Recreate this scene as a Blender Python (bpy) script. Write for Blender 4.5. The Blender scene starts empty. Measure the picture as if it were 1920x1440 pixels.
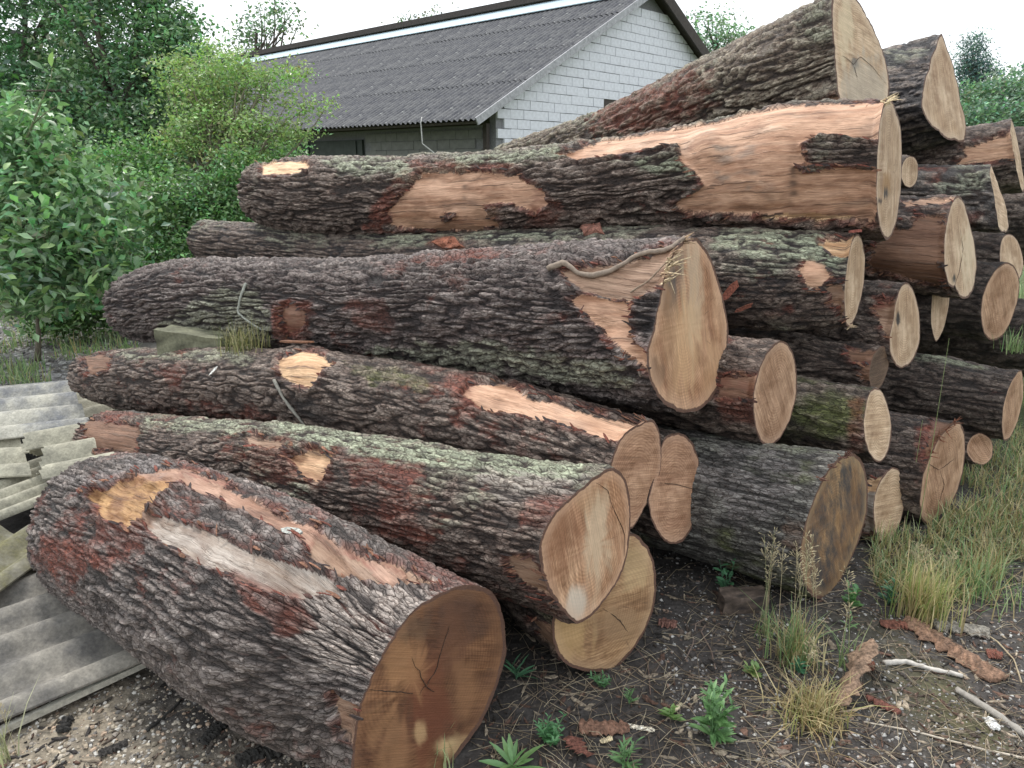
import bpy, math, random
import numpy as np
from mathutils import Vector

# ------------------------------------------------------------------ camera, world, sun, exposure
SC = bpy.context.scene
COL = SC.collection
F = 1400.0; PITCH = math.radians(16.3); CH = 1.6
cp, sp = math.cos(PITCH), math.sin(PITCH)
cam_d = bpy.data.cameras.new('camera'); cam = bpy.data.objects.new('camera', cam_d); COL.objects.link(cam)
cam.location = (0, 0, CH); cam.rotation_euler = (math.pi/2 - PITCH, 0, 0)
cam_d.sensor_width = 36; cam_d.lens = F/1920*36; cam_d.clip_start = 0.05; cam_d.clip_end = 900
SC.camera = cam
SC.view_settings.view_transform = 'Standard'; SC.view_settings.look = 'None'
SC.view_settings.exposure = 0.88; SC.view_settings.gamma = 1
SUN_EL, SUN_AZ = math.radians(58), math.radians(-35)     # azimuth from +Y towards +X
w = bpy.data.worlds.new('World'); SC.world = w; w.use_nodes = True
nt = w.node_tree; nt.nodes.clear()
out = nt.nodes.new('ShaderNodeOutputWorld'); bg = nt.nodes.new('ShaderNodeBackground')
sky = nt.nodes.new('ShaderNodeTexSky'); sky.sky_type = 'NISHITA'; sky.sun_disc = False
sky.sun_elevation = SUN_EL; sky.sun_rotation = SUN_AZ; sky.dust_density = 3.0; sky.air_density = 1.0
mix = nt.nodes.new('ShaderNodeMix'); mix.data_type = 'RGBA'
tc = nt.nodes.new('ShaderNodeTexCoord'); mp = nt.nodes.new('ShaderNodeMapping'); mp.inputs['Scale'].default_value = (1.3, 1.3, 3.5)
no = nt.nodes.new('ShaderNodeTexNoise'); no.inputs['Scale'].default_value = 1.6; no.inputs['Detail'].default_value = 5
rp = nt.nodes.new('ShaderNodeMapRange'); rp.inputs[1].default_value = 0.34; rp.inputs[2].default_value = 0.56
rp.inputs[3].default_value = 0.74; rp.inputs[4].default_value = 0.97
nt.links.new(tc.outputs['Generated'], mp.inputs['Vector']); nt.links.new(mp.outputs[0], no.inputs['Vector'])
nt.links.new(no.outputs['Fac'], rp.inputs[0]); nt.links.new(rp.outputs[0], mix.inputs[0])
nt.links.new(sky.outputs[0], mix.inputs[6]); mix.inputs[7].default_value = (8.6, 9.0, 9.3, 1)
nt.links.new(mix.outputs[2], bg.inputs[0]); bg.inputs[1].default_value = 0.097
nt.links.new(bg.outputs[0], out.inputs[0])
sd = bpy.data.lights.new('sun', 'SUN'); so = bpy.data.objects.new('sun', sd); COL.objects.link(so)
sd.energy = 1.5; sd.angle = math.radians(12); sd.color = (1, 0.96, 0.9)
sdir = Vector((math.sin(SUN_AZ)*math.cos(SUN_EL), math.cos(SUN_AZ)*math.cos(SUN_EL), math.sin(SUN_EL)))
so.rotation_euler = sdir.to_track_quat('Z', 'Y').to_euler()

# ------------------------------------------------------------------ helpers
rng = np.random.default_rng(7); random.seed(7)
CAM = np.array([0, 0, CH])
def P(u, v, z):
    """the point seen at photo pixel (u, v) at optical depth z"""
    x = (u-960)/F*z; yd = (v-720)/F*z
    return np.array([x, z*cp - yd*sp, CH - z*sp - yd*cp])
def G(u, v, h=0.0):
    """the point seen at (u, v) at height h"""
    yd = (v-720)/F
    return P(u, v, (CH-h)/(sp + yd*cp))
def proj(p):
    q = p - CAM
    z = q[:, 1]*cp - q[:, 2]*sp
    yu = q[:, 2]*cp + q[:, 1]*sp
    z = np.where(np.abs(z) < 1e-3, 1e-3, z)
    return 960 + q[:, 0]/z*F, 720 - yu/z*F, z
def ray(u, v):
    d = P(u, v, 1.0) - CAM
    return d
def unit(v): return v/max(np.linalg.norm(v), 1e-9)
def sstep(a, b, x):
    t = np.clip((x-a)/(b-a), 0, 1); return t*t*(3-2*t)

_r = np.random.default_rng(11)
_perm = np.concatenate([_r.permutation(512)]*3).astype(np.int32)
_g = _r.normal(size=(512, 3)).astype(np.float32); _g /= np.linalg.norm(_g, axis=1)[:, None]
def perlin(x, y, z, seed=0):
    x = np.asarray(x, np.float32)+seed*17.3; y = np.asarray(y, np.float32)+seed*5.1; z = np.asarray(z, np.float32)+seed*9.7
    xi = np.floor(x).astype(np.int32); yi = np.floor(y).astype(np.int32); zi = np.floor(z).astype(np.int32)
    xf = x-xi; yf = y-yi; zf = z-zi
    u = xf*xf*xf*(xf*(xf*6-15)+10); v = yf*yf*yf*(yf*(yf*6-15)+10); ww = zf*zf*zf*(zf*(zf*6-15)+10)
    X0 = xi & 511; X1 = (xi+1) & 511; Y0 = yi & 511; Y1 = (yi+1) & 511; Z0 = zi & 511; Z1 = (zi+1) & 511
    def c(X, Y, Z, dx, dy, dz):
        g = _g[_perm[_perm[_perm[X]+Y]+Z]]
        return g[..., 0]*dx+g[..., 1]*dy+g[..., 2]*dz
    a0, a1 = c(X0, Y0, Z0, xf, yf, zf), c(X1, Y0, Z0, xf-1, yf, zf)
    b0, b1 = c(X0, Y1, Z0, xf, yf-1, zf), c(X1, Y1, Z0, xf-1, yf-1, zf)
    c0, c1 = c(X0, Y0, Z1, xf, yf, zf-1), c(X1, Y0, Z1, xf-1, yf, zf-1)
    d0, d1 = c(X0, Y1, Z1, xf, yf-1, zf-1), c(X1, Y1, Z1, xf-1, yf-1, zf-1)
    e0 = a0+u*(a1-a0); e1 = b0+u*(b1-b0); f0 = c0+u*(c1-c0); f1 = d0+u*(d1-d0)
    h0 = e0+v*(e1-e0); h1 = f0+v*(f1-f0)
    return (h0+ww*(h1-h0))*1.6
def fbm(x, y, z, seed=0, o=3):
    r = 0; a = 1; t = 0
    for k in range(o):
        r = r + a*perlin(x*2**k, y*2**k, z*2**k, seed+k*3); t += a; a *= 0.5
    return r/t
def cells(a, c, nc, seed):
    ia = np.floor(a).astype(np.int64); ic = np.floor(c).astype(np.int64)
    f1 = np.full(a.shape, 9., np.float32); f2 = f1.copy(); cid = np.zeros(a.shape, np.float32)
    for da in (-1, 0, 1):
        for dc in (-1, 0, 1):
            A = ia+da; Cc = ic+dc; Cm = Cc % nc
            h = (A*73856093 ^ Cm*19349663 ^ (seed*83492791)) & 0x7fffffff
            h = (h ^ (h >> 13))*1274126177 & 0x7fffffff
            r1 = (h & 1023)/1023.; r2 = ((h >> 10) & 1023)/1023.; r3 = ((h >> 20) & 1023)/1023.
            d = (A+r1-a)**2+(Cc+r2-c)**2
            m = d < f1
            f2 = np.where(m, f1, np.minimum(f2, d)); cid = np.where(m, r3, cid); f1 = np.where(m, d, f1)
    return np.sqrt(f2)-np.sqrt(f1), cid

def mesh_np(name, v, faces, mats=None, midx=None, attrs=None, parent=None, smooth=True, loc=None):
    """faces: an (n,3) or (n,4) int array, or a list of such arrays"""
    if not isinstance(faces, (list, tuple)): faces = [faces]
    faces = [np.asarray(f) for f in faces if len(f)]
    me = bpy.data.meshes.new(name)
    v = np.asarray(v, np.float32)
    if loc is not None: v = v - np.asarray(loc, np.float32)
    lv = np.concatenate([f.ravel() for f in faces]).astype(np.int32)
    tot = np.concatenate([np.full(len(f), f.shape[1], np.int32) for f in faces])
    st = np.concatenate([[0], np.cumsum(tot)[:-1]]).astype(np.int32)
    me.vertices.add(len(v)); me.vertices.foreach_set('co', v.ravel())
    me.loops.add(len(lv)); me.loops.foreach_set('vertex_index', lv)
    me.polygons.add(len(tot)); me.polygons.foreach_set('loop_start', st)
    try: me.polygons.foreach_set('loop_total', tot)
    except Exception: pass
    me.polygons.foreach_set('use_smooth', np.full(len(tot), smooth))
    if midx is not None: me.polygons.foreach_set('material_index', np.asarray(midx, np.int32))
    for m in (mats if isinstance(mats, (list, tuple)) else [mats]):
        if m: me.materials.append(m)
    for k, a in (attrs or {}).items():
        a = np.asarray(a, np.float32)
        if a.ndim == 1:
            at = me.attributes.new(k, 'FLOAT', 'POINT'); at.data.foreach_set('value', a)
        elif a.shape[1] == 3 and k != 'col':
            at = me.attributes.new(k, 'FLOAT_VECTOR', 'POINT'); at.data.foreach_set('vector', a.ravel())
        else:
            if a.shape[1] == 3: a = np.concatenate([a, np.ones((len(a), 1))], 1)
            at = me.attributes.new(k, 'FLOAT_COLOR', 'POINT'); at.data.foreach_set('color', a.astype(np.float32).ravel())
    me.update(calc_edges=True); me.validate()
    o = bpy.data.objects.new(name, me); COL.objects.link(o)
    if parent is not None: o.parent = parent
    if loc is not None and parent is None: o.location = loc
    return o
def tag(o, label=None, cat=None, group=None, kind=None):
    if label: o['label'] = label
    if cat: o['category'] = cat
    if group: o['group'] = group
    if kind: o['kind'] = kind
    return o
def empty(name, loc, label, cat, group=None):
    o = bpy.data.objects.new(name, None); o.location = loc; o.empty_display_size = .2; COL.objects.link(o)
    return tag(o, label, cat, group)
def grid_faces(n, m, wrap):
    i = np.arange(n-1)[:, None]; j = np.arange(m if wrap else m-1)[None]
    j2 = (j+1) % m
    return np.stack([i*m+j, i*m+j2, (i+1)*m+j2, (i+1)*m+j], -1).reshape(-1, 4)
class Acc:
    """collects geometry that ends up as ONE mesh"""
    def __init__(s): s.v = []; s.q = []; s.t = []; s.c = []; s.n = 0
    def add(s, v, q=None, t=None, col=None):
        v = np.asarray(v, float)
        s.v.append(v)
        if q is not None and len(q): s.q.append(np.asarray(q)+s.n)
        if t is not None and len(t): s.t.append(np.asarray(t)+s.n)
        c = np.ones((len(v), 3)) if col is None else np.broadcast_to(np.asarray(col, float), (len(v), 3))
        s.c.append(c); s.n += len(v)
    def build(s, name, mat, parent=None, loc=None, smooth=True):
        f = []
        if s.q: f.append(np.concatenate(s.q))
        if s.t: f.append(np.concatenate(s.t))
        return mesh_np(name, np.concatenate(s.v), f, mat, attrs={'col': np.concatenate(s.c)}, parent=parent, loc=loc, smooth=smooth)
def tube(acc, pts, rad, sides=5, col=None, cap=True):
    pts = np.asarray(pts, float); n = len(pts); rad = np.broadcast_to(rad, (n,))
    T = np.gradient(pts, axis=0); T /= np.maximum(np.linalg.norm(T, axis=1), 1e-9)[:, None]
    up = np.array([0, 0, 1.]) if abs(T[0, 2]) < .9 else np.array([1., 0, 0])
    a = np.cross(T, up); a /= np.maximum(np.linalg.norm(a, axis=1), 1e-9)[:, None]; b = np.cross(T, a)
    th = np.arange(sides)/sides*2*np.pi
    v = pts[:, None]+rad[:, None, None]*(a[:, None]*np.cos(th)[None, :, None]+b[:, None]*np.sin(th)[None, :, None])
    v = v.reshape(-1, 3); q = grid_faces(n, sides, True)
    t = None
    if cap:
        v = np.concatenate([v, pts[:1], pts[-1:]])
        j = np.arange(sides); k = (j+1) % sides
        t = np.concatenate([np.stack([k, j, np.full(sides, n*sides)], 1), np.stack([(n-1)*sides+j, (n-1)*sides+k, np.full(sides, n*sides+1)], 1)])
    acc.add(v, q, t, col)
def box(acc, c, ax, ay, az, col=None):
    """box round centre c with half-extent vectors ax, ay, az"""
    c, ax, ay, az = map(lambda a: np.asarray(a, float), (c, ax, ay, az))
    v = [c+sx*ax+sy*ay+sz*az for sz in (-1, 1) for sy in (-1, 1) for sx in (-1, 1)]
    acc.add(v, [[0, 2, 3, 1], [4, 5, 7, 6], [0, 1, 5, 4], [2, 6, 7, 3], [0, 4, 6, 2], [1, 3, 7, 5]], None, col)
def sdf(poly, x, y):
    """signed distance to a polygon, negative inside"""
    poly = np.asarray(poly, float); n = len(poly)
    d = np.full(x.shape, 1e9); s = np.ones(x.shape)
    for i in range(n):
        a = poly[i]; b = poly[i-1]; e = b-a
        wx = x-a[0]; wy = y-a[1]
        t = np.clip((wx*e[0]+wy*e[1])/(e@e+1e-9), 0, 1)
        d = np.minimum(d, (wx-e[0]*t)**2+(wy-e[1]*t)**2)
        c1 = y >= a[1]; c2 = y < b[1]; c3 = e[0]*wy > e[1]*wx
        s = np.where((c1 & c2 & c3) | (~c1 & ~c2 & ~c3), -s, s)
    return s*np.sqrt(d)

# ------------------------------------------------------------------ materials
def mat(name):
    m = bpy.data.materials.new(name); m.use_nodes = True
    nt = m.node_tree; b = nt.nodes['Principled BSDF']
    return m, nt, b
def N(nt, t, **k):
    n = nt.nodes.new(t)
    for a, v in k.items():
        if a in n.inputs.keys(): n.inputs[a].default_value = v
        else: setattr(n, a, v)
    return n
def vmul(nt, src, sc, loc=(0, 0, 0)):
    m = nt.nodes.new('ShaderNodeMapping'); m.inputs['Scale'].default_value = sc; m.inputs['Location'].default_value = loc
    nt.links.new(src, m.inputs['Vector']); return m.outputs[0]
def mixc(nt, fac, a, b, mode='MIX'):
    m = nt.nodes.new('ShaderNodeMix'); m.data_type = 'RGBA'; m.blend_type = mode
    for s, x in ((m.inputs[0], fac), (m.inputs[6], a), (m.inputs[7], b)):
        if hasattr(x, 'is_output'): nt.links.new(x, s)
        elif isinstance(x, (int, float)): s.default_value = x
        else: s.default_value = tuple(x)+(1,) if len(x) == 3 else x
    return m.outputs[2]
def rng_node(nt, src, a, b, c, d):
    m = nt.nodes.new('ShaderNodeMapRange'); nt.links.new(src, m.inputs[0])
    for i, x in enumerate((a, b, c, d)): m.inputs[i+1].default_value = x
    return m.outputs[0]
def noise(nt, vec, scale, detail=4, rough=.6):
    n = nt.nodes.new('ShaderNodeTexNoise'); n.inputs['Scale'].default_value = scale
    n.inputs['Detail'].default_value = detail; n.inputs['Roughness'].default_value = rough
    nt.links.new(vec, n.inputs['Vector']); return n.outputs['Fac']
def bump(nt, b, h, strength, dist):
    n = nt.nodes.new('ShaderNodeBump'); n.inputs['Strength'].default_value = strength; n.inputs['Distance'].default_value = dist
    nt.links.new(h, n.inputs['Height']); nt.links.new(n.outputs[0], b.inputs['Normal'])
def attr(nt, name, out='Vector'):
    n = nt.nodes.new('ShaderNodeAttribute'); n.attribute_name = name; return n.outputs[out]

def bark_material():
    m, nt, b = mat('bark'); c = attr(nt, 'col', 'Color'); v = attr(nt, 'cyl')
    f = noise(nt, vmul(nt, v, (.35, 1, 1)), 260, 5, .75)
    g = noise(nt, vmul(nt, v, (.5, 1, 1)), 60, 3)
    # small flakes: stretched cells parted by hairline cracks
    nz = nt.nodes.new('ShaderNodeTexNoise'); nz.inputs['Scale'].default_value = 34; nz.inputs['Detail'].default_value = 4
    nt.links.new(v, nz.inputs['Vector'])
    wv = nt.nodes.new('ShaderNodeVectorMath'); wv.operation = 'MULTIPLY_ADD'; nt.links.new(nz.outputs['Color'], wv.inputs[0]); wv.inputs[1].default_value = (.035, .022, .022); nt.links.new(v, wv.inputs[2])
    sv = vmul(nt, wv.outputs[0], (.34, 1, 1))
    v1 = nt.nodes.new('ShaderNodeTexVoronoi'); v1.feature = 'DISTANCE_TO_EDGE'; v1.inputs['Scale'].default_value = 88; nt.links.new(sv, v1.inputs['Vector'])
    v2 = nt.nodes.new('ShaderNodeTexVoronoi'); v2.feature = 'F1'; v2.inputs['Scale'].default_value = 88; nt.links.new(sv, v2.inputs['Vector'])
    sep = nt.nodes.new('ShaderNodeSeparateColor'); nt.links.new(v2.outputs['Color'], sep.inputs[0])
    edge = rng_node(nt, v1.outputs['Distance'], .0, .10, 0, 1)
    col = mixc(nt, 1.0, c, mixc(nt, rng_node(nt, f, .32, .68, 0, 1), (.45, .43, .42), (1.6, 1.58, 1.56)), 'MULTIPLY')
    col = mixc(nt, 1.0, col, mixc(nt, edge, (.55, .50, .48), (1, 1, 1)), 'MULTIPLY')
    col = mixc(nt, 1.0, col, mixc(nt, sep.outputs[0], (.70, .69, .69), (1.35, 1.34, 1.32)), 'MULTIPLY')
    nt.links.new(col, b.inputs['Base Color'])
    nt.links.new(rng_node(nt, g, .35, .65, .42, .85), b.inputs['Roughness'])
    b.inputs['Specular IOR Level'].default_value = .5
    h1 = mulv(nt, edge, rng_node(nt, sep.outputs[1], 0, 1, .5, 1.2))
    ad = nt.nodes.new('ShaderNodeMath'); ad.operation = 'MULTIPLY_ADD'; nt.links.new(f, ad.inputs[0]); ad.inputs[1].default_value = 1.1; nt.links.new(h1, ad.inputs[2])
    bump(nt, b, ad.outputs[0], 1.0, .007); return m
def wood_material():
    m, nt, b = mat('exposed_wood'); c = attr(nt, 'col', 'Color'); v = attr(nt, 'cyl')
    nz = nt.nodes.new('ShaderNodeTexNoise'); nz.inputs['Scale'].default_value = 7; nt.links.new(v, nz.inputs['Vector'])
    wv = nt.nodes.new('ShaderNodeVectorMath'); wv.operation = 'MULTIPLY_ADD'; nt.links.new(nz.outputs['Color'], wv.inputs[0]); wv.inputs[1].default_value = (.02, .03, .03); nt.links.new(v, wv.inputs[2]); v = wv.outputs[0]
    f = noise(nt, vmul(nt, v, (.045, 1, 1)), 150, 6, .75)
    g = noise(nt, vmul(nt, v, (.22, 1, 1)), 16, 6, .7)
    k = noise(nt, vmul(nt, v, (.035, 1, 1)), 48, 4, .7)
    col = mixc(nt, 1.0, c, mixc(nt, rng_node(nt, f, .3, .7, 0, 1), (.60, .54, .50), (1.26, 1.25, 1.23)), 'MULTIPLY')
    col = mixc(nt, 1.0, col, mixc(nt, rng_node(nt, g, .36, .60, 0, 1), (.62, .52, .45), (1.08, 1.08, 1.08)), 'MULTIPLY')
    col = mixc(nt, rng_node(nt, k, .34, .40, .75, 0), col, (.13, .075, .05))
    nt.links.new(col, b.inputs['Base Color']); b.inputs['Roughness'].default_value = .62
    ad = nt.nodes.new('ShaderNodeMath'); ad.operation = 'ADD'; nt.links.new(f, ad.inputs[0]); nt.links.new(rng_node(nt, k, .34, .46, 0, 1), ad.inputs[1])
    bump(nt, b, ad.outputs[0], .9, .005); return m
def face_material(name, c1, c2, c3, seed, ang=0., stain=None):
    """sawn end grain: c1 pale, c2 darker heartwood, c3 streaks; stain = blackened weathering"""
    m, nt, b = mat(name); v = attr(nt, 'pf')
    big = noise(nt, vmul(nt, v, (1, 1, 0), (seed*3.1, seed*1.7, 0)), 3.4, 3)
    r = N(nt, 'ShaderNodeMapping'); r.inputs['Rotation'].default_value = (0, 0, ang); r.inputs['Location'].default_value = (seed, 0, 0)
    nt.links.new(v, r.inputs['Vector'])
    saw = noise(nt, vmul(nt, r.outputs[0], (1.2, 60, 0)), 5, 5, .7)
    blot = noise(nt, vmul(nt, r.outputs[0], (.5, 2.6, 0)), 5, 3, .5)
    wv = nt.nodes.new('ShaderNodeTexWave'); wv.wave_type = 'RINGS'; wv.rings_direction = 'SPHERICAL'
    wv.inputs['Scale'].default_value = 28; wv.inputs['Distortion'].default_value = 5; wv.inputs['Detail'].default_value = 3; wv.inputs['Detail Scale'].default_value = .5
    nt.links.new(vmul(nt, v, (1, 1, 0), (math.sin(seed*2.3)*.03, math.cos(seed*1.9)*.035, 0)), wv.inputs['Vector'])
    col = mixc(nt, rng_node(nt, big, .38, .6, 0, 1), c1, c2)
    col = mixc(nt, rng_node(nt, blot, .46, .66, 0, .75), col, c3)
    col = mixc(nt, rng_node(nt, attr(nt, 'fr', 'Fac'), .12, .4, 0, 1), col, mixc(nt, 1.0, col, mixc(nt, wv.outputs['Fac'], (.81, .78, .75), (1.05, 1.05, 1.05)), 'MULTIPLY'))
    col = mixc(nt, 1.0, col, mixc(nt, rng_node(nt, saw, .3, .7, 0, 1), (.66, .62, .58), (1.22, 1.22, 1.22)), 'MULTIPLY')
    st2 = noise(nt, vmul(nt, r.outputs[0], (.8, 13, 0), (3, seed, 0)), 5, 4, .65)
    col = mixc(nt, 1.0, col, mixc(nt, rng_node(nt, st2, .34, .66, 0, 1), (.74, .69, .64), (1.14, 1.14, 1.13)), 'MULTIPLY')
    dt = noise(nt, vmul(nt, v, (1, 1, 0), (seed*2, 5, 0)), 9, 6, .75)
    col = mixc(nt, 1.0, col, mixc(nt, rng_node(nt, dt, .38, .55, 1, 0), (1.05, 1.05, 1.05), (.72, .66, .60)), 'MULTIPLY')
    # medullary checks: thin radial cracks
    an = attr(nt, 'fa', 'Fac'); rr = attr(nt, 'fr', 'Fac')
    cb = N(nt, 'ShaderNodeCombineXYZ'); nt.links.new(an, cb.inputs[0]); nt.links.new(rr, cb.inputs[1])
    cr = noise(nt, vmul(nt, cb.outputs[0], (9, .9, 1), (seed, seed, 0)), 2.2, 4, .75)
    ck = mulv(nt, rng_node(nt, cr, .355, .372, 1, 0), rng_node(nt, rr, .22, .4, 0, 1))
    col = mixc(nt, mixv(nt, ck, .55), col, (.10, .055, .03))
    if stain:
        sn = noise(nt, vmul(nt, r.outputs[0], (1, 2.2, 0)), 3.6, 6, .75)
        col = mixc(nt, rng_node(nt, sn, .42, .58, 0, .93), col, stain)
    col = mixc(nt, attr(nt, 'spa', 'Fac'), col, attr(nt, 'spot', 'Vector'))
    col = mixc(nt, 1.0, col, mixc(nt, rng_node(nt, saw, .3, .7, 0, 1), (.86,)*3, (1.08,)*3), 'MULTIPLY')
    # sapwood edge under the bark
    col = mixc(nt, rng_node(nt, rr, .80, .93, 0, .35), col, (c1[0]*1.08, c1[1]*1.1, c1[2]*1.15))
    # irregular bark edge round the wood
    cr2 = noise(nt, vmul(nt, v, (1, 1, 0), (seed, 0, 0)), 14, 5, .7)
    ad = nt.nodes.new('ShaderNodeMath'); ad.operation = 'MULTIPLY_ADD'; nt.links.new(cr2, ad.inputs[0]); ad.inputs[1].default_value = .085; nt.links.new(rr, ad.inputs[2])
    cr3 = noise(nt, vmul(nt, v, (1, 1, 0)), 120, 3, .7)
    col = mixc(nt, rng_node(nt, ad.outputs[0], .995, 1.004, 0, 1), col, mixc(nt, cr3, (.035, .022, .018), (.20, .10, .065)))
    nt.links.new(col, b.inputs['Base Color']); b.inputs['Roughness'].default_value = .72
    bump(nt, b, saw, .6, .004); return m
def mulv(nt, a, b):
    m = nt.nodes.new('ShaderNodeMath'); m.operation = 'MULTIPLY'; nt.links.new(a, m.inputs[0]); nt.links.new(b, m.inputs[1])
    return m.outputs[0]
def mixv(nt, src, k):
    m = nt.nodes.new('ShaderNodeMath'); m.operation = 'MULTIPLY'; nt.links.new(src, m.inputs[0]); m.inputs[1].default_value = k
    return m.outputs[0]
def simple(name, col=None, rough=.8, nscale=20, lo=.7, hi=1.3, bmp=.3, bd=.01, spec=.4, use_col=False, trans=0):
    m, nt, b = mat(name); t = N(nt, 'ShaderNodeTexCoord')
    f = noise(nt, t.outputs['Object'], nscale, 5, .65)
    base = attr(nt, 'col', 'Color') if use_col else col
    col2 = mixc(nt, 1.0, base, mixc(nt, rng_node(nt, f, .3, .7, 0, 1), (lo,)*3, (hi,)*3), 'MULTIPLY')
    nt.links.new(col2, b.inputs['Base Color']); b.inputs['Roughness'].default_value = rough
    b.inputs['Specular IOR Level'].default_value = spec
    if bmp: bump(nt, b, f, bmp, bd)
    if trans:
        tr = nt.nodes.new('ShaderNodeBsdfTranslucent'); nt.links.new(mixc(nt, 1.0, col2, (1.1, 1.3, .85), 'MULTIPLY'), tr.inputs[0])
        ms = nt.nodes.new('ShaderNodeMixShader'); ms.inputs[0].default_value = trans
        nt.links.new(b.outputs[0], ms.inputs[1]); nt.links.new(tr.outputs[0], ms.inputs[2])
        nt.links.new(ms.outputs[0], nt.nodes['Material Output'].inputs[0])
    return m
M_BARK = bark_material(); M_WOOD = wood_material()
M_LEAF = simple('leaves', rough=.42, nscale=8, lo=.85, hi=1.15, bmp=0, use_col=True, trans=.3, spec=.6)
M_STEM = simple('stem', rough=.85, nscale=60, use_col=True, bmp=.4)
M_CHIP = simple('bark_litter', rough=.85, nscale=110, lo=.35, hi=1.7, use_col=True, bmp=1.0, bd=.006)
M_STONE = simple('stone', rough=.85, nscale=70, use_col=True, bmp=.3)
M_GRASS = simple('grass_blades', rough=.55, nscale=6, lo=.9, hi=1.1, bmp=0, use_col=True, trans=.3)

# ------------------------------------------------------------------ logs
HEAD = math.radians(58)
AX = np.array([-math.sin(HEAD), math.cos(HEAD), 0.])
BARK = dict(dark=(.034, .023, .019), mid=(.128, .090, .074), pale=(.29, .24, .205), lichen=(.27, .30, .22), red=(.19, .055, .035), moss=(.10, .12, .035))
PATCHCOL = dict(wood=(.63, .40, .275), fresh=(.78, .54, .33), pink=(.46, .29, .215), dull=(.36, .24, .17), silver=(.42, .375, .335),
                rot=(.50, .31, .145), brown=(.22, .12, .075), old=(.28, .19, .14))
LOG_LIST = []

def ell(cx, cy, w, h, tilt=0, n=28):
    a = np.linspace(0, 2*np.pi, n, endpoint=False); t = math.radians(tilt)
    x = w/2*np.cos(a)*(1+.04*np.cos(3*a+cx)); y = h/2*np.sin(a)*(1+.03*np.sin(2*a+cy))
    return [(cx+p*math.cos(t)-q*math.sin(t), cy+p*math.sin(t)+q*math.cos(t)) for p, q in zip(x, y)]

def fit_plane(poly, c0, axis, lim=50):
    """normal (towards the viewer's side of the log end) for which the outline is most nearly a round cut"""
    best = None
    for da in range(-lim, lim+1, 4):
        for de in range(-32, 33, 4):
            a = math.radians(da); e = math.radians(de)
            n0 = -axis
            n = np.array([n0[0]*math.cos(a)-n0[1]*math.sin(a), n0[0]*math.sin(a)+n0[1]*math.cos(a), n0[2]])
            n = unit(n*math.cos(e)+np.array([0, 0, 1])*math.sin(e))
            pts = []
            for u, v in poly:
                d = ray(u, v); k = (n@d)
                if k > -0.02: pts = None; break
                pts.append(CAM+d*((c0-CAM)@n)/k)
            if pts is None: continue
            q = np.array(pts); q = q-q.mean(0)
            ev = np.sort(np.linalg.eigvalsh(q.T@q))[1:]
            cost = math.sqrt(ev[1]/ev[0])-1+.0022*abs(da)+.003*abs(de)
            if best is None or cost < best[0]: best = (cost, n)
    return best[1] if best else -axis

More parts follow.
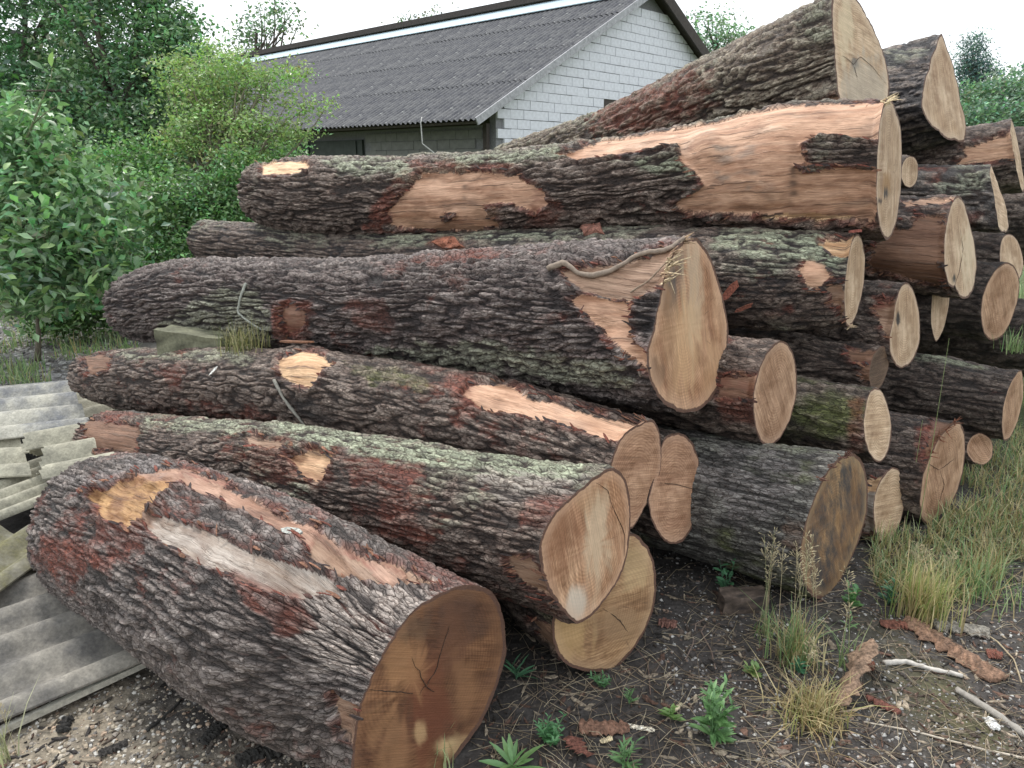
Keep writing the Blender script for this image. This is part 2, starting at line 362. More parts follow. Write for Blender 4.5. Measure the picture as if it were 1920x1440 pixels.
def build_log(label, st, face, patches=(), bumps=(), bark=None, depth=.013, cell=(.095, .030), fmat=None, seed=1, res=2.1,
              rim=None, lich=.25, redn=.25, moss=0., tone=1., far_r=None, facelump=.012, group='sawn oak logs in the pile', grain=1., flakes=True, spots=(), cracks=(),
              farcol=(.13, .09, .06)):
    """st: stations (centre xyz, radius) from the sawn near end to the far end"""
    C0 = np.array([s[0] for s in st], float); R0 = np.array([s[1] for s in st], float)
    L0 = np.concatenate([[0], np.cumsum(np.linalg.norm(np.diff(C0, axis=0), axis=1))]); L = L0[-1]
    ss = np.linspace(0, L, 240)
    Cs = np.stack([np.interp(ss, L0, C0[:, k]) for k in range(3)], 1); Rs = np.interp(ss, L0, R0)
    ker = np.hanning(33); ker /= ker.sum()
    def sm(a):
        p = np.concatenate([2*a[0]-a[16:0:-1], a, 2*a[-1]-a[-2:-18:-1]]); return np.convolve(p, ker, 'valid')
    Cs = np.stack([sm(Cs[:, k]) for k in range(3)], 1); Rs = np.maximum(sm(Rs), .03)
    T = np.gradient(Cs, ss, axis=0); T /= np.linalg.norm(T, axis=1)[:, None]
    E1 = np.array([0, 0, 1.])-T[:, 2:3]*T; E1 /= np.linalg.norm(E1, axis=1)[:, None]; E2 = np.cross(T, E1)
    c0, t0, a1, a2 = Cs[0], T[0], E1[0], E2[0]
    # the sawn end: outline on its own plane
    poly = face if face is not None else None
    if poly is not None:
        n = fit_plane(poly, c0, t0)
        pts = []
        for u, v in poly:
            d = ray(u, v); pts.append(CAM+d*((c0-CAM)@n)/(n@d))
        q = np.array(pts)-c0
    else:
        n = -t0; th = np.linspace(0, 2*np.pi, 24, endpoint=False)
        q = Rs[0]*(np.cos(th)[:, None]*a1+np.sin(th)[:, None]*a2)*(1+.05*np.sin(2*th+seed)+.03*np.sin(3*th+seed*2))[:, None]
    fth = np.arctan2(q@a2, q@a1); fr = np.hypot(q@a1, q@a2); fs = q@t0
    o = np.argsort(fth); fth, fr, fs = fth[o], fr[o], fs[o]
    per = lambda th, val: np.interp((th+np.pi) % (2*np.pi)-np.pi, np.concatenate([fth-2*np.pi, fth, fth+2*np.pi]), np.concatenate([val]*3))
    # sampling
    mid = Cs[120]; tocam = CAM-mid; thc = math.atan2(tocam@E2[120], tocam@E1[120])
    uu, vv, zz = proj(Cs)
    zz = np.maximum(zz, .5); pxr = float(np.max(Rs*F/zz)); pl = np.concatenate([[0], np.cumsum(np.hypot(np.diff(uu), np.diff(vv))+np.diff(ss)*F/zz[1:]*.35)])
    M = int(np.clip(2*np.pi*.4*pxr/res, 40, 300)); NR = int(np.clip(pl[-1]/res*.8, 30, 480))
    tt = np.interp(np.linspace(0, pl[-1], NR), pl, ss)/L
    x = np.linspace(-np.pi, np.pi, M, endpoint=False); th = thc+x-.6*np.sin(x)
    sth = per(th, fs); rth = per(th, fr)
    # smooth the traced ring a little
    S = sth[None]+tt[:, None]*(L-sth[None]); TH = np.broadcast_to(th, S.shape)
    Sc = np.clip(S, 0, L)
    def ip(A): return np.stack([np.interp(Sc, ss, A[:, k]) for k in range(3)], -1)
    Cc = ip(Cs)+np.minimum(S, 0)[..., None]*t0; e1 = ip(E1); e2 = ip(E2)
    R = np.interp(Sc, ss, Rs)
    dirn = np.cos(TH)[..., None]*e1+np.sin(TH)[..., None]*e2
    lump = 1+.035*fbm(np.cos(TH)*1.1+seed, np.sin(TH)*1.1, S*1.3, seed, 2)
    bl = sstep(0, .45, (S-sth[None]))
    rad = rth[None]*(R/Rs[0])*(1-bl)+R*lump*bl
    cyl = np.stack([S+seed*3.7, np.cos(TH)*R, np.sin(TH)*R], -1)
    pos = Cc+dirn*rad[..., None]
    u, v, _ = proj(pos.reshape(-1, 3)); u = u.reshape(S.shape); v = v.reshape(S.shape)
    facing = np.einsum('ijk,ijk->ij', dirn, CAM-pos) > 0
    # bark relief: long plates parted by furrows
    if cell == (.095, .030): cell = (.075+.06*((seed*.37) % 1), .022+.012*((seed*.61) % 1))
    La, Lc = cell; La *= 1.35; Rm = float(Rs.mean()); nc = max(8, int(round(2*np.pi*Rm/Lc)))
    X, Y, Z = cyl[..., 0], cyl[..., 1], cyl[..., 2]
    w1 = perlin(X*5, Y*9, Z*9, seed); w2 = perlin(X*3.3, Y*6, Z*6, seed+5)
    w3 = perlin(X*16, Y*28, Z*28, seed+7)
    ca = (X+w1*.035+w3*.012)/La; cc = (TH/(2*np.pi)) % 1*nc+w2*.85+w3*.40
    # keep the warp periodic: w1, w2 are functions of the closed ring already
    f, cid = cells(ca, cc % nc, nc, seed)
    k1 = .030/Lc; kx = .095/La
    q1 = np.abs(perlin(X*6*kx+w3*.3, Y*30*k1+w1*.5, Z*30*k1+w2*.5, seed+2)); q2 = np.abs(perlin(X*11*kx, Y*58*k1+w2, Z*58*k1+w1, seed+9))
    lens = sstep(.0, .30, q1); lens2 = sstep(.0, .22, q2); plate = sstep(.0, .26, f)
    d1 = fbm(X*40, Y*120, Z*120, seed+3, 2); tr = fbm(X*15, Y*42, Z*42, seed+13, 2)*3.2+w3
    terr = (tr-np.floor(tr)); terr = (np.floor(tr)+sstep(.55, .95, terr))*.16
    h = lens*(.36+.30*plate+.36*lens2+.22*(cid-.5))+terr*(.25+.75*lens)+.24*d1*(.35+.65*lens)
    h = np.clip(h, -.25, 1.4)
    lo = fbm(X*2.2, Y*4, Z*4, seed+4, 2); lo2 = fbm(X*1.3, Y*2.5, Z*2.5, seed+8, 2); md = fbm(X*9, Y*12, Z*12, seed+6, 2)
    amp = depth*(1+.35*lo)
    # colours (albedo only)
    B = dict(BARK); B.update(bark or {})
    A = lambda k: np.array(B[k])
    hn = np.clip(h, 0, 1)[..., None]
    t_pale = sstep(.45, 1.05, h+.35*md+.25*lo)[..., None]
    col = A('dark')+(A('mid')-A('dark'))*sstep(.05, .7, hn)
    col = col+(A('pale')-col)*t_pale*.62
    fl = sstep(.28, .5, d1+.25*md)*sstep(.4, .8, h); col = col+(A('pale')*1.5-col)*(fl*.55)[..., None]
    col = col*(1+.22*(cid[..., None]-.5)*plate[..., None])
    redm = sstep(.10, .40, lo2+.55*md+.25*d1+(redn-.42)*1.1)*(.25+.75*(1-.6*hn[..., 0]))
    col = col+(A('red')-col)*np.clip(redm, 0, 1)[..., None]*.8
    upf = np.clip(dirn[..., 2], 0, 1)
    lm = sstep(.05, .5, lo+.45*md-.35+upf*.5*(lich > 0)+lich)*sstep(.3, .8, h)*(lich > 0)
    col = col+(A('lichen')-col)*np.clip(lm, 0, 1)[..., None]*.6
    if moss: col = col+(A('moss')-col)*(sstep(.1, .5, lo2+.5*md-.2+moss)*.8)[..., None]
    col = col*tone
    # painted patches and places without bark
    pid = np.zeros(S.shape, int)-1; keep = np.ones(S.shape); edge = np.zeros(S.shape)
    n1 = fbm(X*9, Y*22, Z*22, seed+20, 3); n2 = fbm(X*9, Y*22, Z*22, seed+23, 3)
    isl = [p for p in patches if p[0] == 'island']
    for k, p in enumerate(patches):
        if p[0] == 'island': continue
        kind = p[0]; poly_ = p[1]; a_ = p[2] if len(p) > 2 else 8; dp = p[3] if len(p) > 3 else .010; colr = p[4] if len(p) > 4 else kind
        pp = np.array(poly_); bb = (u > pp[:, 0].min()-40) & (u < pp[:, 0].max()+40) & (v > pp[:, 1].min()-40) & (v < pp[:, 1].max()+40) & facing
        if not bb.any(): continue
        sd_ = np.full(S.shape, 99.); sd_[bb] = sdf(pp, u[bb]+n1[bb]*a_*2.2, v[bb]+n2[bb]*a_*1.6)
        if kind in PATCHCOL:
            for q_ in isl:
                sd_[bb] = np.maximum(sd_[bb], -sdf(np.array(q_[1]), u[bb]+n1[bb]*14, v[bb]+n2[bb]*10))
            ins = sd_ < 0
            g = np.array(PATCHCOL[colr])
            g2 = np.array(PATCHCOL['brown']); gm = (sstep(.15, .6, md+.3*n1+.15*lo)*.35)[..., None]
            wc = g*(1-gm)+g2*gm
            wc = wc*(1+.12*fbm(X*3, Y*90, Z*90, seed+30, 2))[..., None]
            gs = sstep(.15, .5, fbm(X*5, Y*10, Z*10, seed+33, 3))[..., None]*.30; wc = wc*(1-gs)+np.array([.20, .16, .14])*gs
            col = np.where(ins[..., None], wc, col)
            em = np.exp(-(np.maximum(sd_, 0)/9.)**2)*(~ins)
            col = col+(A('red')*1.25-col)*(em*sstep(-.25, .35, n2)*.6)[..., None]
            pid = np.where(ins, k, pid); keep = keep*sstep(-1.5, 1.5, sd_)
            edge = np.maximum(edge, np.exp(-((sd_-3)/5.)**2)); amp = amp+0
            wl = sstep(0, 8, sd_); hb = -dp/depth-.1+.10*fbm(X*2, Y*50, Z*50, seed+31, 2)+.12*md+(.9*fbm(X*22, Y*30, Z*30, seed+35, 3) if kind == 'rot' else 0); h = np.where(ins, hb, hb+(h+edge*.25-hb)*np.clip(wl+.25*n2*(1-wl), 0, 1))
        elif kind == 'stain':
            mk = sstep(4, -8, sd_)*sstep(-.15, .35, n1)*dp; col = col+(np.array(colr)-col)*mk[..., None]
        else:
            g = np.array({'red': (.20, .06, .038), 'lichen': (.36, .40, .29), 'pale': (.44, .385, .35), 'black': (.022, .02, .022), 'moss': (.13, .15, .04), 'brownbark': (.16, .10, .07), 'grey': (.24, .22, .22)}[kind])
            mk = sstep(4, -8, sd_)*(sstep(.1, .7, h+.3*n1) if kind in ('lichen', 'pale', 'grey') else .45+.55*sstep(-.3, .3, n1))
            col = col+(g-col)*(mk*(dp if len(p) > 3 else .85))[..., None]
    for (bu, bv, br, bh) in bumps:          # swellings round old branches
        dd = np.hypot(u-bu, v-bv)/br
        h = h+np.where(facing, bh/depth*np.exp(-dd**2*1.6), 0)
    amp_ = amp*(h-.55)*sstep(-.005, .03, S-sth[None])
    wobble = (facelump*fbm(X*4, Y*7, Z*7, seed+12, 2))*bl
    ragged = .004*perlin(X*0, Y*45, Z*45, seed+15)
    pos = Cc+dirn*(rad+amp_+wobble+np.where(S-sth[None] < .02, ragged, 0))[..., None]
    pos[..., 2] = np.maximum(pos[..., 2], -.05)
    loc = np.array([Cs[120][0], Cs[120][1], max(0, Cs[120][2]-Rs[120])])
    root = empty('oak_log', loc, label, 'log', group)
    V = pos.reshape(-1, 3); q = grid_faces(NR, M, True)[:, ::-1]
    ats = dict(col=col.reshape(-1, 3), cyl=cyl.reshape(-1, 3))
    pq = pid.reshape(-1)[q]; sel = np.where((pq >= 0).sum(1) >= 3, pq.max(1), -1)
    def sub(name, qq, m):
        idx, inv = np.unique(qq, return_inverse=True)
        return mesh_np(name, V[idx], inv.reshape(qq.shape), m, attrs={k_: a[idx] for k_, a in ats.items()}, parent=root, loc=loc)
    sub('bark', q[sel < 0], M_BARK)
    for k in range(len(patches)):
        if (sel == k).sum() > 20:
            o_ = sub('exposed_wood', q[sel == k], M_WOOD)
    # sawn end disc: an inner ring where the bark stops, then wood
    def disc(ring, c, nrm, m, name, sgn, flat):
        MM = len(ring); bt = .009
        rr = np.concatenate([np.linspace(0, 1, 24)[1:-1]**.75, [.97, .985, 1.]]) if flat else np.array([.5, .85, .93, 1.]); cen = c+0
        dd = ring-cen; dn = np.linalg.norm(dd, axis=1)
        ba = unit(np.cross(nrm, [0, 0, 1.])); bb_ = np.cross(nrm, ba)
        vs = [cen[None]]; fr_ = [np.zeros(1)]; fa_ = [np.zeros(1)]
        for r_ in rr:
            p_ = cen+dd*r_
            if flat and r_ < .999:
                x_ = (p_-cen)@ba; y_ = (p_-cen)@bb_
                p_ = p_-nrm[None]*(((p_-cen)@nrm)*(1-r_**6))[:, None]
                p_ = p_+nrm[None]*(.0025*perlin(x_*14, y_*14, x_*0+seed, 3)+.0012*perlin(x_*3, y_*90, x_*0, 4))[:, None]
            vs.append(p_); fr_.append(np.full(MM, r_)); fa_.append(np.abs(np.arange(MM)/MM*2-1)*3.1)
        vs = np.concatenate(vs); nR = len(rr)
        qd = grid_faces(nR, MM, True)+1; j = np.arange(MM); tr = np.stack([np.zeros(MM, int), 1+(j+1) % MM, 1+j], 1)
        if sgn: qd = qd[:, ::-1]; tr = tr[:, ::-1]
        pf = np.stack([(vs-cen)@ba, (vs-cen)@bb_, vs[:, 0]*0], 1)+np.array([seed*.37, seed*.11, 0])*0
        # bark rim ring
        edge_r = 1-bt/np.maximum(dn.mean(), .05)
        mi = [0]*len(qd)+[0]*len(tr)
        sp_ = np.zeros((len(vs), 4))
        if flat and spots:
            us, vs_, _ = proj(vs); nz = fbm((vs-cen)@ba*26, (vs-cen)@bb_*7, vs[:, 0]*0, seed+60, 3)+.6*fbm(np.arctan2((vs-cen)@ba, (vs-cen)@bb_)*4, np.linalg.norm(vs-cen, axis=1)*2, vs[:, 0]*0, seed+61, 3)
            for su, sv, rx, ry, cc_, st_ in spots:
                k_ = sstep(1.35, .5, np.hypot((us-su)/rx, (vs_-sv)/ry)+.85*nz)*st_
                sp_[:, :3] = sp_[:, :3]*(1-k_[:, None])+np.array(cc_)*k_[:, None]; sp_[:, 3] = sp_[:, 3]*(1-k_)+k_
            sp_[:, :3] /= np.maximum(sp_[:, 3:], 1e-3)
        mi = [0]*(len(qd)+len(tr))
        return mesh_np(name, vs, [qd, tr], [m, M_BARK], mi, attrs=dict(spot=sp_[:, :3], spa=sp_[:, 3], pf=pf, fr=np.concatenate(fr_), fa=np.concatenate(fa_),
                       col=np.broadcast_to(np.array([.085, .045, .03]), (len(vs), 3)), cyl=vs), parent=root, loc=loc)
    ring0 = pos[0]; disc(ring0, c0+t0*float(np.mean(sth)*0), n, fmat, 'cut_face', True, True)
    ring1 = pos[-1]; disc(ring1, ring1.mean(0), T[-1], M_FAREND, 'cut_face', False, False)
    for cpts in cracks:
        acc = Acc(); cc_ = []
        for cu, cv in cpts:
            d_ = ray(cu, cv); cc_.append(CAM+d_*((c0-CAM)@n)/(n@d_)+n*.0012)
        cc_ = np.array(cc_); t_ = np.linspace(0, len(cc_)-1, 14); q_ = np.stack([np.interp(t_, np.arange(len(cc_)), cc_[:, k]) for k in range(3)], 1)
        q_ += np.random.default_rng(seed).normal(0, .0012, q_.shape)*np.array([1, 1, 1]); tube(acc, q_, .0014*np.sin(np.linspace(.25, 2.9, 14)), 4, (.05, .03, .02)); acc.build('crack', M_CHIP, root, loc)
    # torn bark standing up along the bare places
    if flakes and (edge > .5).any() and any(p[0] in PATCHCOL for p in patches):
        ii, jj = np.where((edge > .6) & facing & (pid < 0)); r2 = np.random.default_rng(seed+100)
        if len(ii) > 30:
            acc = Acc(); pick = r2.choice(len(ii), min(len(ii)//12, 150), replace=False)
            for k in pick:
                i, j = ii[k], jj[k]; p0 = pos[i, j]; nn = dirn[i, j]; tt_ = T[int(np.clip(Sc[i, j]/L*239, 0, 239))]; bb2 = np.cross(nn, tt_)
                ln = r2.uniform(.012, .05); wd = r2.uniform(.0015, .006); a_ = r2.normal(0, .35); dv = tt_*math.cos(a_)+bb2*math.sin(a_)
                sd2 = np.cross(nn, dv); lift = r2.uniform(.0, .010)
                cc_ = np.array(random.choice([(.15, .05, .035), (.10, .05, .04), (.055, .04, .038), (.22, .11, .07)]))*r2.uniform(.7, 1.2)
                vs = []
                for q_, wq, lf in ((-.5, .5, -.004), (-.1, 1, lift*.3), (.3, .8, lift*.7), (.55, .2, lift)):
                    for sg in (-1, 1): vs.append(p0+dv*ln*q_+sd2*wd*wq*sg+nn*(lf+.002))
                top = np.array(vs)+nn*.0025
                allv = np.concatenate([np.array(vs), top])
                qs = []
                for a in range(3):
                    b = a*2; qs += [[b, b+2, b+3, b+1], [8+b, 8+b+1, 8+b+3, 8+b+2], [b, 8+b, 8+b+2, b+2], [b+1, b+3, 8+b+3, 8+b+1]]
                acc.add(allv, qs, None, cc_)
            tag(acc.build('torn_bark', M_CHIP, root, loc, smooth=False), kind='stuff')
    LOG_LIST.append((label, Cs[::12], Rs[::12]))
    return dict(root=root, pos=pos, u=u, v=v, dirn=dirn, loc=loc, facing=facing, T=T, col=col)

def stn(pairs, z0, z1):
    """stations from (top, bottom) silhouette points; depth runs straight from z0 to z1"""
    c = np.array([((a[0]+b[0])/2, (a[1]+b[1])/2) for a, b in pairs]); hw = np.array([math.hypot(a[0]-b[0], a[1]-b[1])/2 for a, b in pairs])
    d = np.concatenate([[0], np.cumsum(np.hypot(*np.diff(c, axis=0).T))]); t = d/d[-1]
    z = 1/((1-t)/z0+t/z1)
    return [(P(cc[0], cc[1], zz), h*zz/F) for cc, h, zz in zip(c, hw, z)]
def straight(u, v, z, r0, length, r1=None, head=58, rise=0., bend=0.):
    """near end centre seen at (u, v, z); runs away with compass heading head (degrees left of forward)"""
    h = math.radians(head); p = P(u, v, z); d = np.array([-math.sin(h), math.cos(h), 0]); r1 = r1 or r0*.85
    return [(p+d*length*t+np.array([0, 0, rise*t+bend*math.sin(math.pi*t)]), r0+(r1-r0)*t) for t in (0, .33, .66, 1)]

M_FAREND = face_material('weathered_end', (.20, .13, .085), (.12, .075, .05), (.09, .06, .045), 3)
F_DARK = face_material('orange_brown_end_grain', (.27, .135, .065), (.15, .068, .034), (.10, .042, .022), 1, .5)
F_TAN = face_material('tan_end_grain', (.63, .41, .265), (.50, .285, .165), (.40, .205, .115), 2, 1.4)
F_TAN2 = face_material('honey_end_grain', (.52, .345, .20), (.43, .27, .145), (.31, .18, .10), 5, .1)
F_TAN3 = face_material('dull_tan_end_grain', (.58, .39, .265), (.45, .28, .18), (.35, .21, .13), 6, 1.0)
F_PINK = face_material('pinkish_end_grain', (.57, .36, .24), (.45, .265, .17), (.36, .195, .12), 8, .3)
F_PALE = face_material('pale_end_grain', (.60, .46, .33), (.52, .375, .25), (.44, .30, .195), 4, 1.5)
F_PALE2 = face_material('cream_end_grain', (.66, .51, .36), (.57, .42, .28), (.49, .345, .225), 9, .2)
F_BLACK = face_material('blackened_end_grain', (.46, .30, .15), (.28, .17, .09), (.20, .12, .07), 7, 1.2, stain=(.05, .045, .045))

def D(d, s=1): return tuple(x*s for x in d)
# front log
S_FRONT = stn([((893, 1097), (655, 1450)), ((700, 1012), (470, 1352)), ((470, 915), (270, 1205)), ((315, 872), (160, 1130)), ((262, 868), (132, 1098))], 1.95, 2.98)
log_front = build_log('thick dark log nearest the camera with orange brown sawn end and rotten hollow', S_FRONT,
 [(893,1097),(923,1110),(940,1140),(948,1193),(950,1217),(940,1260),(923,1310),(900,1360),(870,1400),(840,1440),(800,1472),(745,1495),(700,1490),(662,1455),(663,1393),(670,1343),(690,1287),(713,1237),(740,1190),(773,1147),(807,1122),(847,1104)],
 [('rot', [(160,925),(215,900),(300,890),(340,900),(300,925),(270,950),(262,975),(235,985),(190,970)], 7, .020),
  ('pink', [(255,893),(300,878),(350,880),(430,903),(410,915),(350,905),(300,900)], 8, .008), ('dull', [(700,1045),(780,1068),(830,1095),(760,1090)], 8, .008),
  ('pink', [(340,885),(410,903),(480,935),(560,975),(650,1020),(760,1075),(740,1100),(650,1062),(540,1000),(440,945),(350,912)], 6, .009),
  ('silver', [(262,955),(300,962),(380,990),(460,1030),(540,1055),(610,1075),(640,1105),(570,1120),(470,1095),(380,1055),(285,1005)], 5, .008),
  ('stain', [(300,895),(560,960),(760,1075),(740,1100),(430,950)], 22, .75, (.20,.11,.08)), ('stain', [(262,955),(460,1030),(640,1105),(380,1055)], 30, .55, (.24,.20,.18)), ('stain', [(160,900),(340,880),(300,980),(180,980)], 24, .7, (.20,.09,.04)),
  ('dull', [(590,1000),(680,1045),(720,1090),(640,1075),(575,1040)], 8, .012),
  ('pale', [(560,1100),(700,1100),(840,1110),(740,1180),(690,1280),(600,1260),(560,1180)], 25, .95),
  ('red', [(420,1050),(560,1110),(600,1180),(520,1200),(450,1120)], 14, .8),
  ('red', [(80,1005),(140,1010),(215,1050),(200,1075),(140,1045),(100,1090),(82,1050)], 8, .95),
  ('dull', [(620,1300),(665,1330),(672,1400),(630,1375)], 6, .01),
  ('grey', [(100,900),(300,850),(330,880),(160,930)], 20, .6)],
 depth=.013, cell=(.085, .021), fmat=F_DARK, seed=3,
 spots=[(860,1150,60,50,(.10,.05,.03),.7),(800,1330,45,110,(.16,.05,.022),.75),(850,1200,26,90,(.14,.06,.03),.7),(760,1240,40,60,(.42,.22,.10),.6),(760,1180,55,25,(.12,.07,.04),.6),(735,1400,40,70,(.36,.19,.09),.5),(860,1400,45,22,(.60,.42,.22),.9),(785,1375,14,20,(.55,.36,.18),.7),(870,1290,22,60,(.30,.15,.07),.5)],
 cracks=[[(690,1292),(740,1297),(785,1302)],[(785,1302),(815,1260),(850,1150)],[(770,1230),(800,1290),(818,1300)]], lich=0, redn=.36, bark=dict(dark=(.050,.042,.040), mid=(.130,.105,.096), pale=(.29,.26,.245)))
# second
log_second = build_log('long log with a pale lichen stripe along its top, lying above the front log', 
 stn([((1140,876),(1085,1168)), ((930,853),(905,1105)), ((740,822),(715,1042)), ((560,795),(545,985)), ((400,785),(392,945)), ((275,777),(270,907)), ((200,772),(200,892))], 2.25, 3.93),
 [(1150,876),(1173,897),(1180,930),(1182,965),(1180,1010),(1173,1053),(1160,1087),(1137,1120),(1107,1157),(1083,1170),(1060,1150),(1038,1125),(1022,1095),(1012,1060),(1010,1025),(1022,990),(1040,960),(1065,938),(1095,913),(1120,890)],
 [('fresh', [(535,850),(575,840),(625,848),(610,880),(595,900),(560,890)], 6, .018),
  ('dull', [(455,815),(500,820),(540,835),(500,838),(465,828)], 6, .008),
  ('dull', [(945,1045),(985,1045),(1020,1090),(1040,1125),(1000,1110),(950,1075)], 6, .012),
  ('brown', [(150,780),(255,795),(250,850),(160,840)], 5, .012),
  ('lichen', [(500,788),(700,815),(850,842),(1000,862),(1130,872),(1080,905),(950,895),(800,875),(650,850),(540,825)], 14, .95),
  ('lichen', [(260,780),(420,785),(500,800),(420,815),(300,805)], 14, .8),
  ('pale', [(900,880),(1100,895),(1040,960),(900,930)], 18, .7),
  ('red', [(430,850),(520,830),(640,850),(620,920),(480,900)], 18, .55), ('red', [(980,930),(1080,920),(1040,985),(970,1000)], 12, .7)],
 depth=.013, cell=(.080, .021), fmat=F_TAN, seed=5,
 spots=[(1045,1010,40,70,(.26,.12,.06),.7),(1110,930,30,40,(.42,.26,.14),.4),(1120,1010,22,110,(.66,.52,.36),.6),(1080,1130,22,36,(.62,.54,.44),.8)], cracks=[[(1118,905),(1140,920),(1150,955),(1172,1000),(1170,1050)]], lich=.10, redn=.36)
log_under = build_log('log on the ground under the lichen striped log, showing a wide honey coloured end',
 [(P(1137,1130,2.42),.222), (P(1137,1130,2.42)+np.array([-.6,.8,0])*.5, .215), (P(1137,1130,2.42)+np.array([-.6,.8,0])*1.1, .20)],
 [(1187,1000),(1220,1037),(1230,1087),(1227,1133),(1207,1187),(1180,1227),(1150,1257),(1113,1258),(1080,1253),(1050,1233),(1036,1200),(1037,1160),(1050,1100),(1085,1045),(1135,1005)],
 [('dull', [(995,1165),(1035,1175),(1045,1230),(1005,1215)], 4, .01)], fmat=F_TAN2, seed=7, cracks=[[(1130,1140),(1160,1160),(1185,1195)]], spots=[(1060,1190,40,50,(.55,.36,.16),.6),(1190,1050,26,50,(.60,.44,.24),.5),(1175,1170,60,30,(.34,.22,.12),.5)], lich=0, redn=.1, tone=.7, moss=.2)
log_third = build_log('log with a bare pink strip running back from its end and a sawn knot midway',
 stn([((1212,786),(1180,992)), ((1080,748),(1050,940)), ((940,708),(915,893)), ((780,680),(765,858)), ((650,664),(640,828)), ((500,655),(490,800)), ((350,652),(345,782)), ((230,655),(225,765)), ((172,662),(165,745))], 2.55, 4.55),
 [(1200,795),(1227,788),(1237,813),(1240,847),(1237,887),(1227,920),(1207,953),(1187,990),(1165,988),(1150,950),(1145,910),(1145,870),(1158,830),(1175,808)],
 [('pink', [(865,735),(880,715),(945,712),(990,738),(1060,755),(1140,775),(1225,792),(1170,830),(1100,810),(1020,785),(950,770),(900,765)], 4, .014, 'wood'),
  ('fresh', [(525,675),(560,668),(610,672),(625,685),(600,710),(585,730),(560,722),(530,705)], 4, .014),
  ('brown', [(155,662),(205,664),(200,690),(160,700)], 5, .01),
  ('red', [(830,700),(890,700),(880,740),(840,745)], 8, .8),
  ('moss', [(640,680),(780,700),(820,730),(700,720)], 12, .6), ('lichen', [(220,655),(480,660),(470,680),(230,675)], 14, .6),
  ('black', [(540,735),(585,740),(640,790),(600,800),(555,770)], 6, .7)],
 bumps=[(575,700,62,.05)], depth=.012, cell=(.065, .027), fmat=F_PINK, seed=9, lich=.0, redn=.33)
log_third_low = build_log('small log end with a fine crack across it, tucked beneath the bare stripped log',
 straight(1265, 916, 2.78, .20, 1.1, head=46), [(1265,812),(1290,820),(1305,845),(1313,890),(1312,940),(1300,985),(1280,1015),(1255,1018),(1235,1000),(1220,965),(1215,940),(1225,900),(1238,840),(1250,815)],
 fmat=F_PINK, seed=11, cracks=[[(1222,905),(1270,908),(1311,920)]], lich=0, redn=.2, res=3)
log_big = build_log('huge dark log in the middle, its tall sawn end hanging over the pile front',
 stn([((1300,445),(1278,775)), ((1110,458),(1090,742)), ((960,468),(945,712)), ((800,478),(790,692)), ((650,486),(645,668)), ((500,487),(498,650)), ((370,485),(370,640)), ((300,500),(298,642)), ((252,520),(250,636))], 2.72, 4.7),
 [(1305,445),(1325,470),(1345,520),(1358,570),(1366,620),(1363,670),(1350,720),(1325,757),(1292,773),(1265,768),(1235,745),(1217,710),(1212,660),(1225,620),(1236,565),(1248,510),(1266,466),(1288,447)],
 [('wood', [(1068,560),(1085,548),(1150,560),(1180,560),(1175,600),(1185,640),(1212,665),(1215,700),(1170,665),(1120,615),(1095,590)], 4, .012),
  ('pink', [(1050,505),(1120,495),(1200,478),(1285,458),(1275,520),(1180,560),(1090,545),(1060,520)], 5, .006, 'dull'),
  ('brown', [(525,580),(550,570),(572,590),(560,620),(540,628)], 5, .014, 'dull'),
  ('red', [(505,560),(590,565),(580,640),(520,640)], 8, .8),
  ('black', [(1180,560),(1260,525),(1280,480),(1250,570),(1215,640)], 8, .5),
  ('lichen', [(420,540),(480,530),(520,640),(470,640),(320,640),(300,600)], 16, .5),
  ('lichen', [(700,650),(900,640),(1190,690),(1190,730),(900,700),(700,680)], 16, .55),
  ('red', [(640,560),(720,560),(740,620),(670,620)], 10, .5)],
 bumps=[(548,600,45,.03), (480,560,45,-.02)], depth=.020, cell=(.115, .024), fmat=F_TAN, seed=13,
 spots=[(1252,530,24,60,(.075,.065,.06),.9),(1270,480,18,30,(.20,.15,.11),.7),(1300,530,16,120,(.56,.44,.31),.6),(1285,640,30,90,(.60,.38,.20),.5),(1255,640,14,100,(.34,.19,.10),.6),(1235,700,16,30,(.20,.11,.06),.8),(1335,700,20,70,(.50,.30,.16),.5),(1240,560,12,40,(.30,.16,.08),.6)], lich=.0, redn=.16,
 bark=dict(dark=(.035,.027,.027), mid=(.120,.090,.085), pale=(.25,.22,.205)))
log_knot = build_log('long log behind the huge one with a round pale knot scar near its end',
 stn([((1613,438),(1588,612)), ((1470,432),(1455,622)), ((1300,428),(1290,600)), ((1050,428),(1050,585)), ((850,438),(850,575)), ((620,436),(620,530)), ((490,420),(490,502)), ((385,414),(385,490))], 3.3, 5.6),
 [(1612,440),(1622,480),(1620,530),(1610,575),(1597,608),(1587,610),(1583,560),(1588,500),(1598,450)],
 [('fresh', [(1535,450),(1600,442),(1602,480),(1560,475)], 5, .014), ('fresh', [(1500,505),(1520,492),(1550,500),(1555,520),(1540,540),(1515,535)], 3, .0, 'wood'),
  ('dull', [(1550,540),(1585,530),(1585,595),(1562,570)], 7, .01),
  ('lichen', [(1340,430),(1530,432),(1590,470),(1570,510),(1500,490),(1340,470)], 14, .9),
  ('lichen', [(700,440),(1050,430),(1050,450),(700,460)], 10, .7), ('red', [(800,445),(870,440),(870,470),(800,468)], 8, .7)],
 bumps=[(1530,515,38,.035)], depth=.012, fmat=F_PALE, seed=15, lich=.12, redn=.2, res=2.4, bark=dict(dark=(.028,.022,.022)))
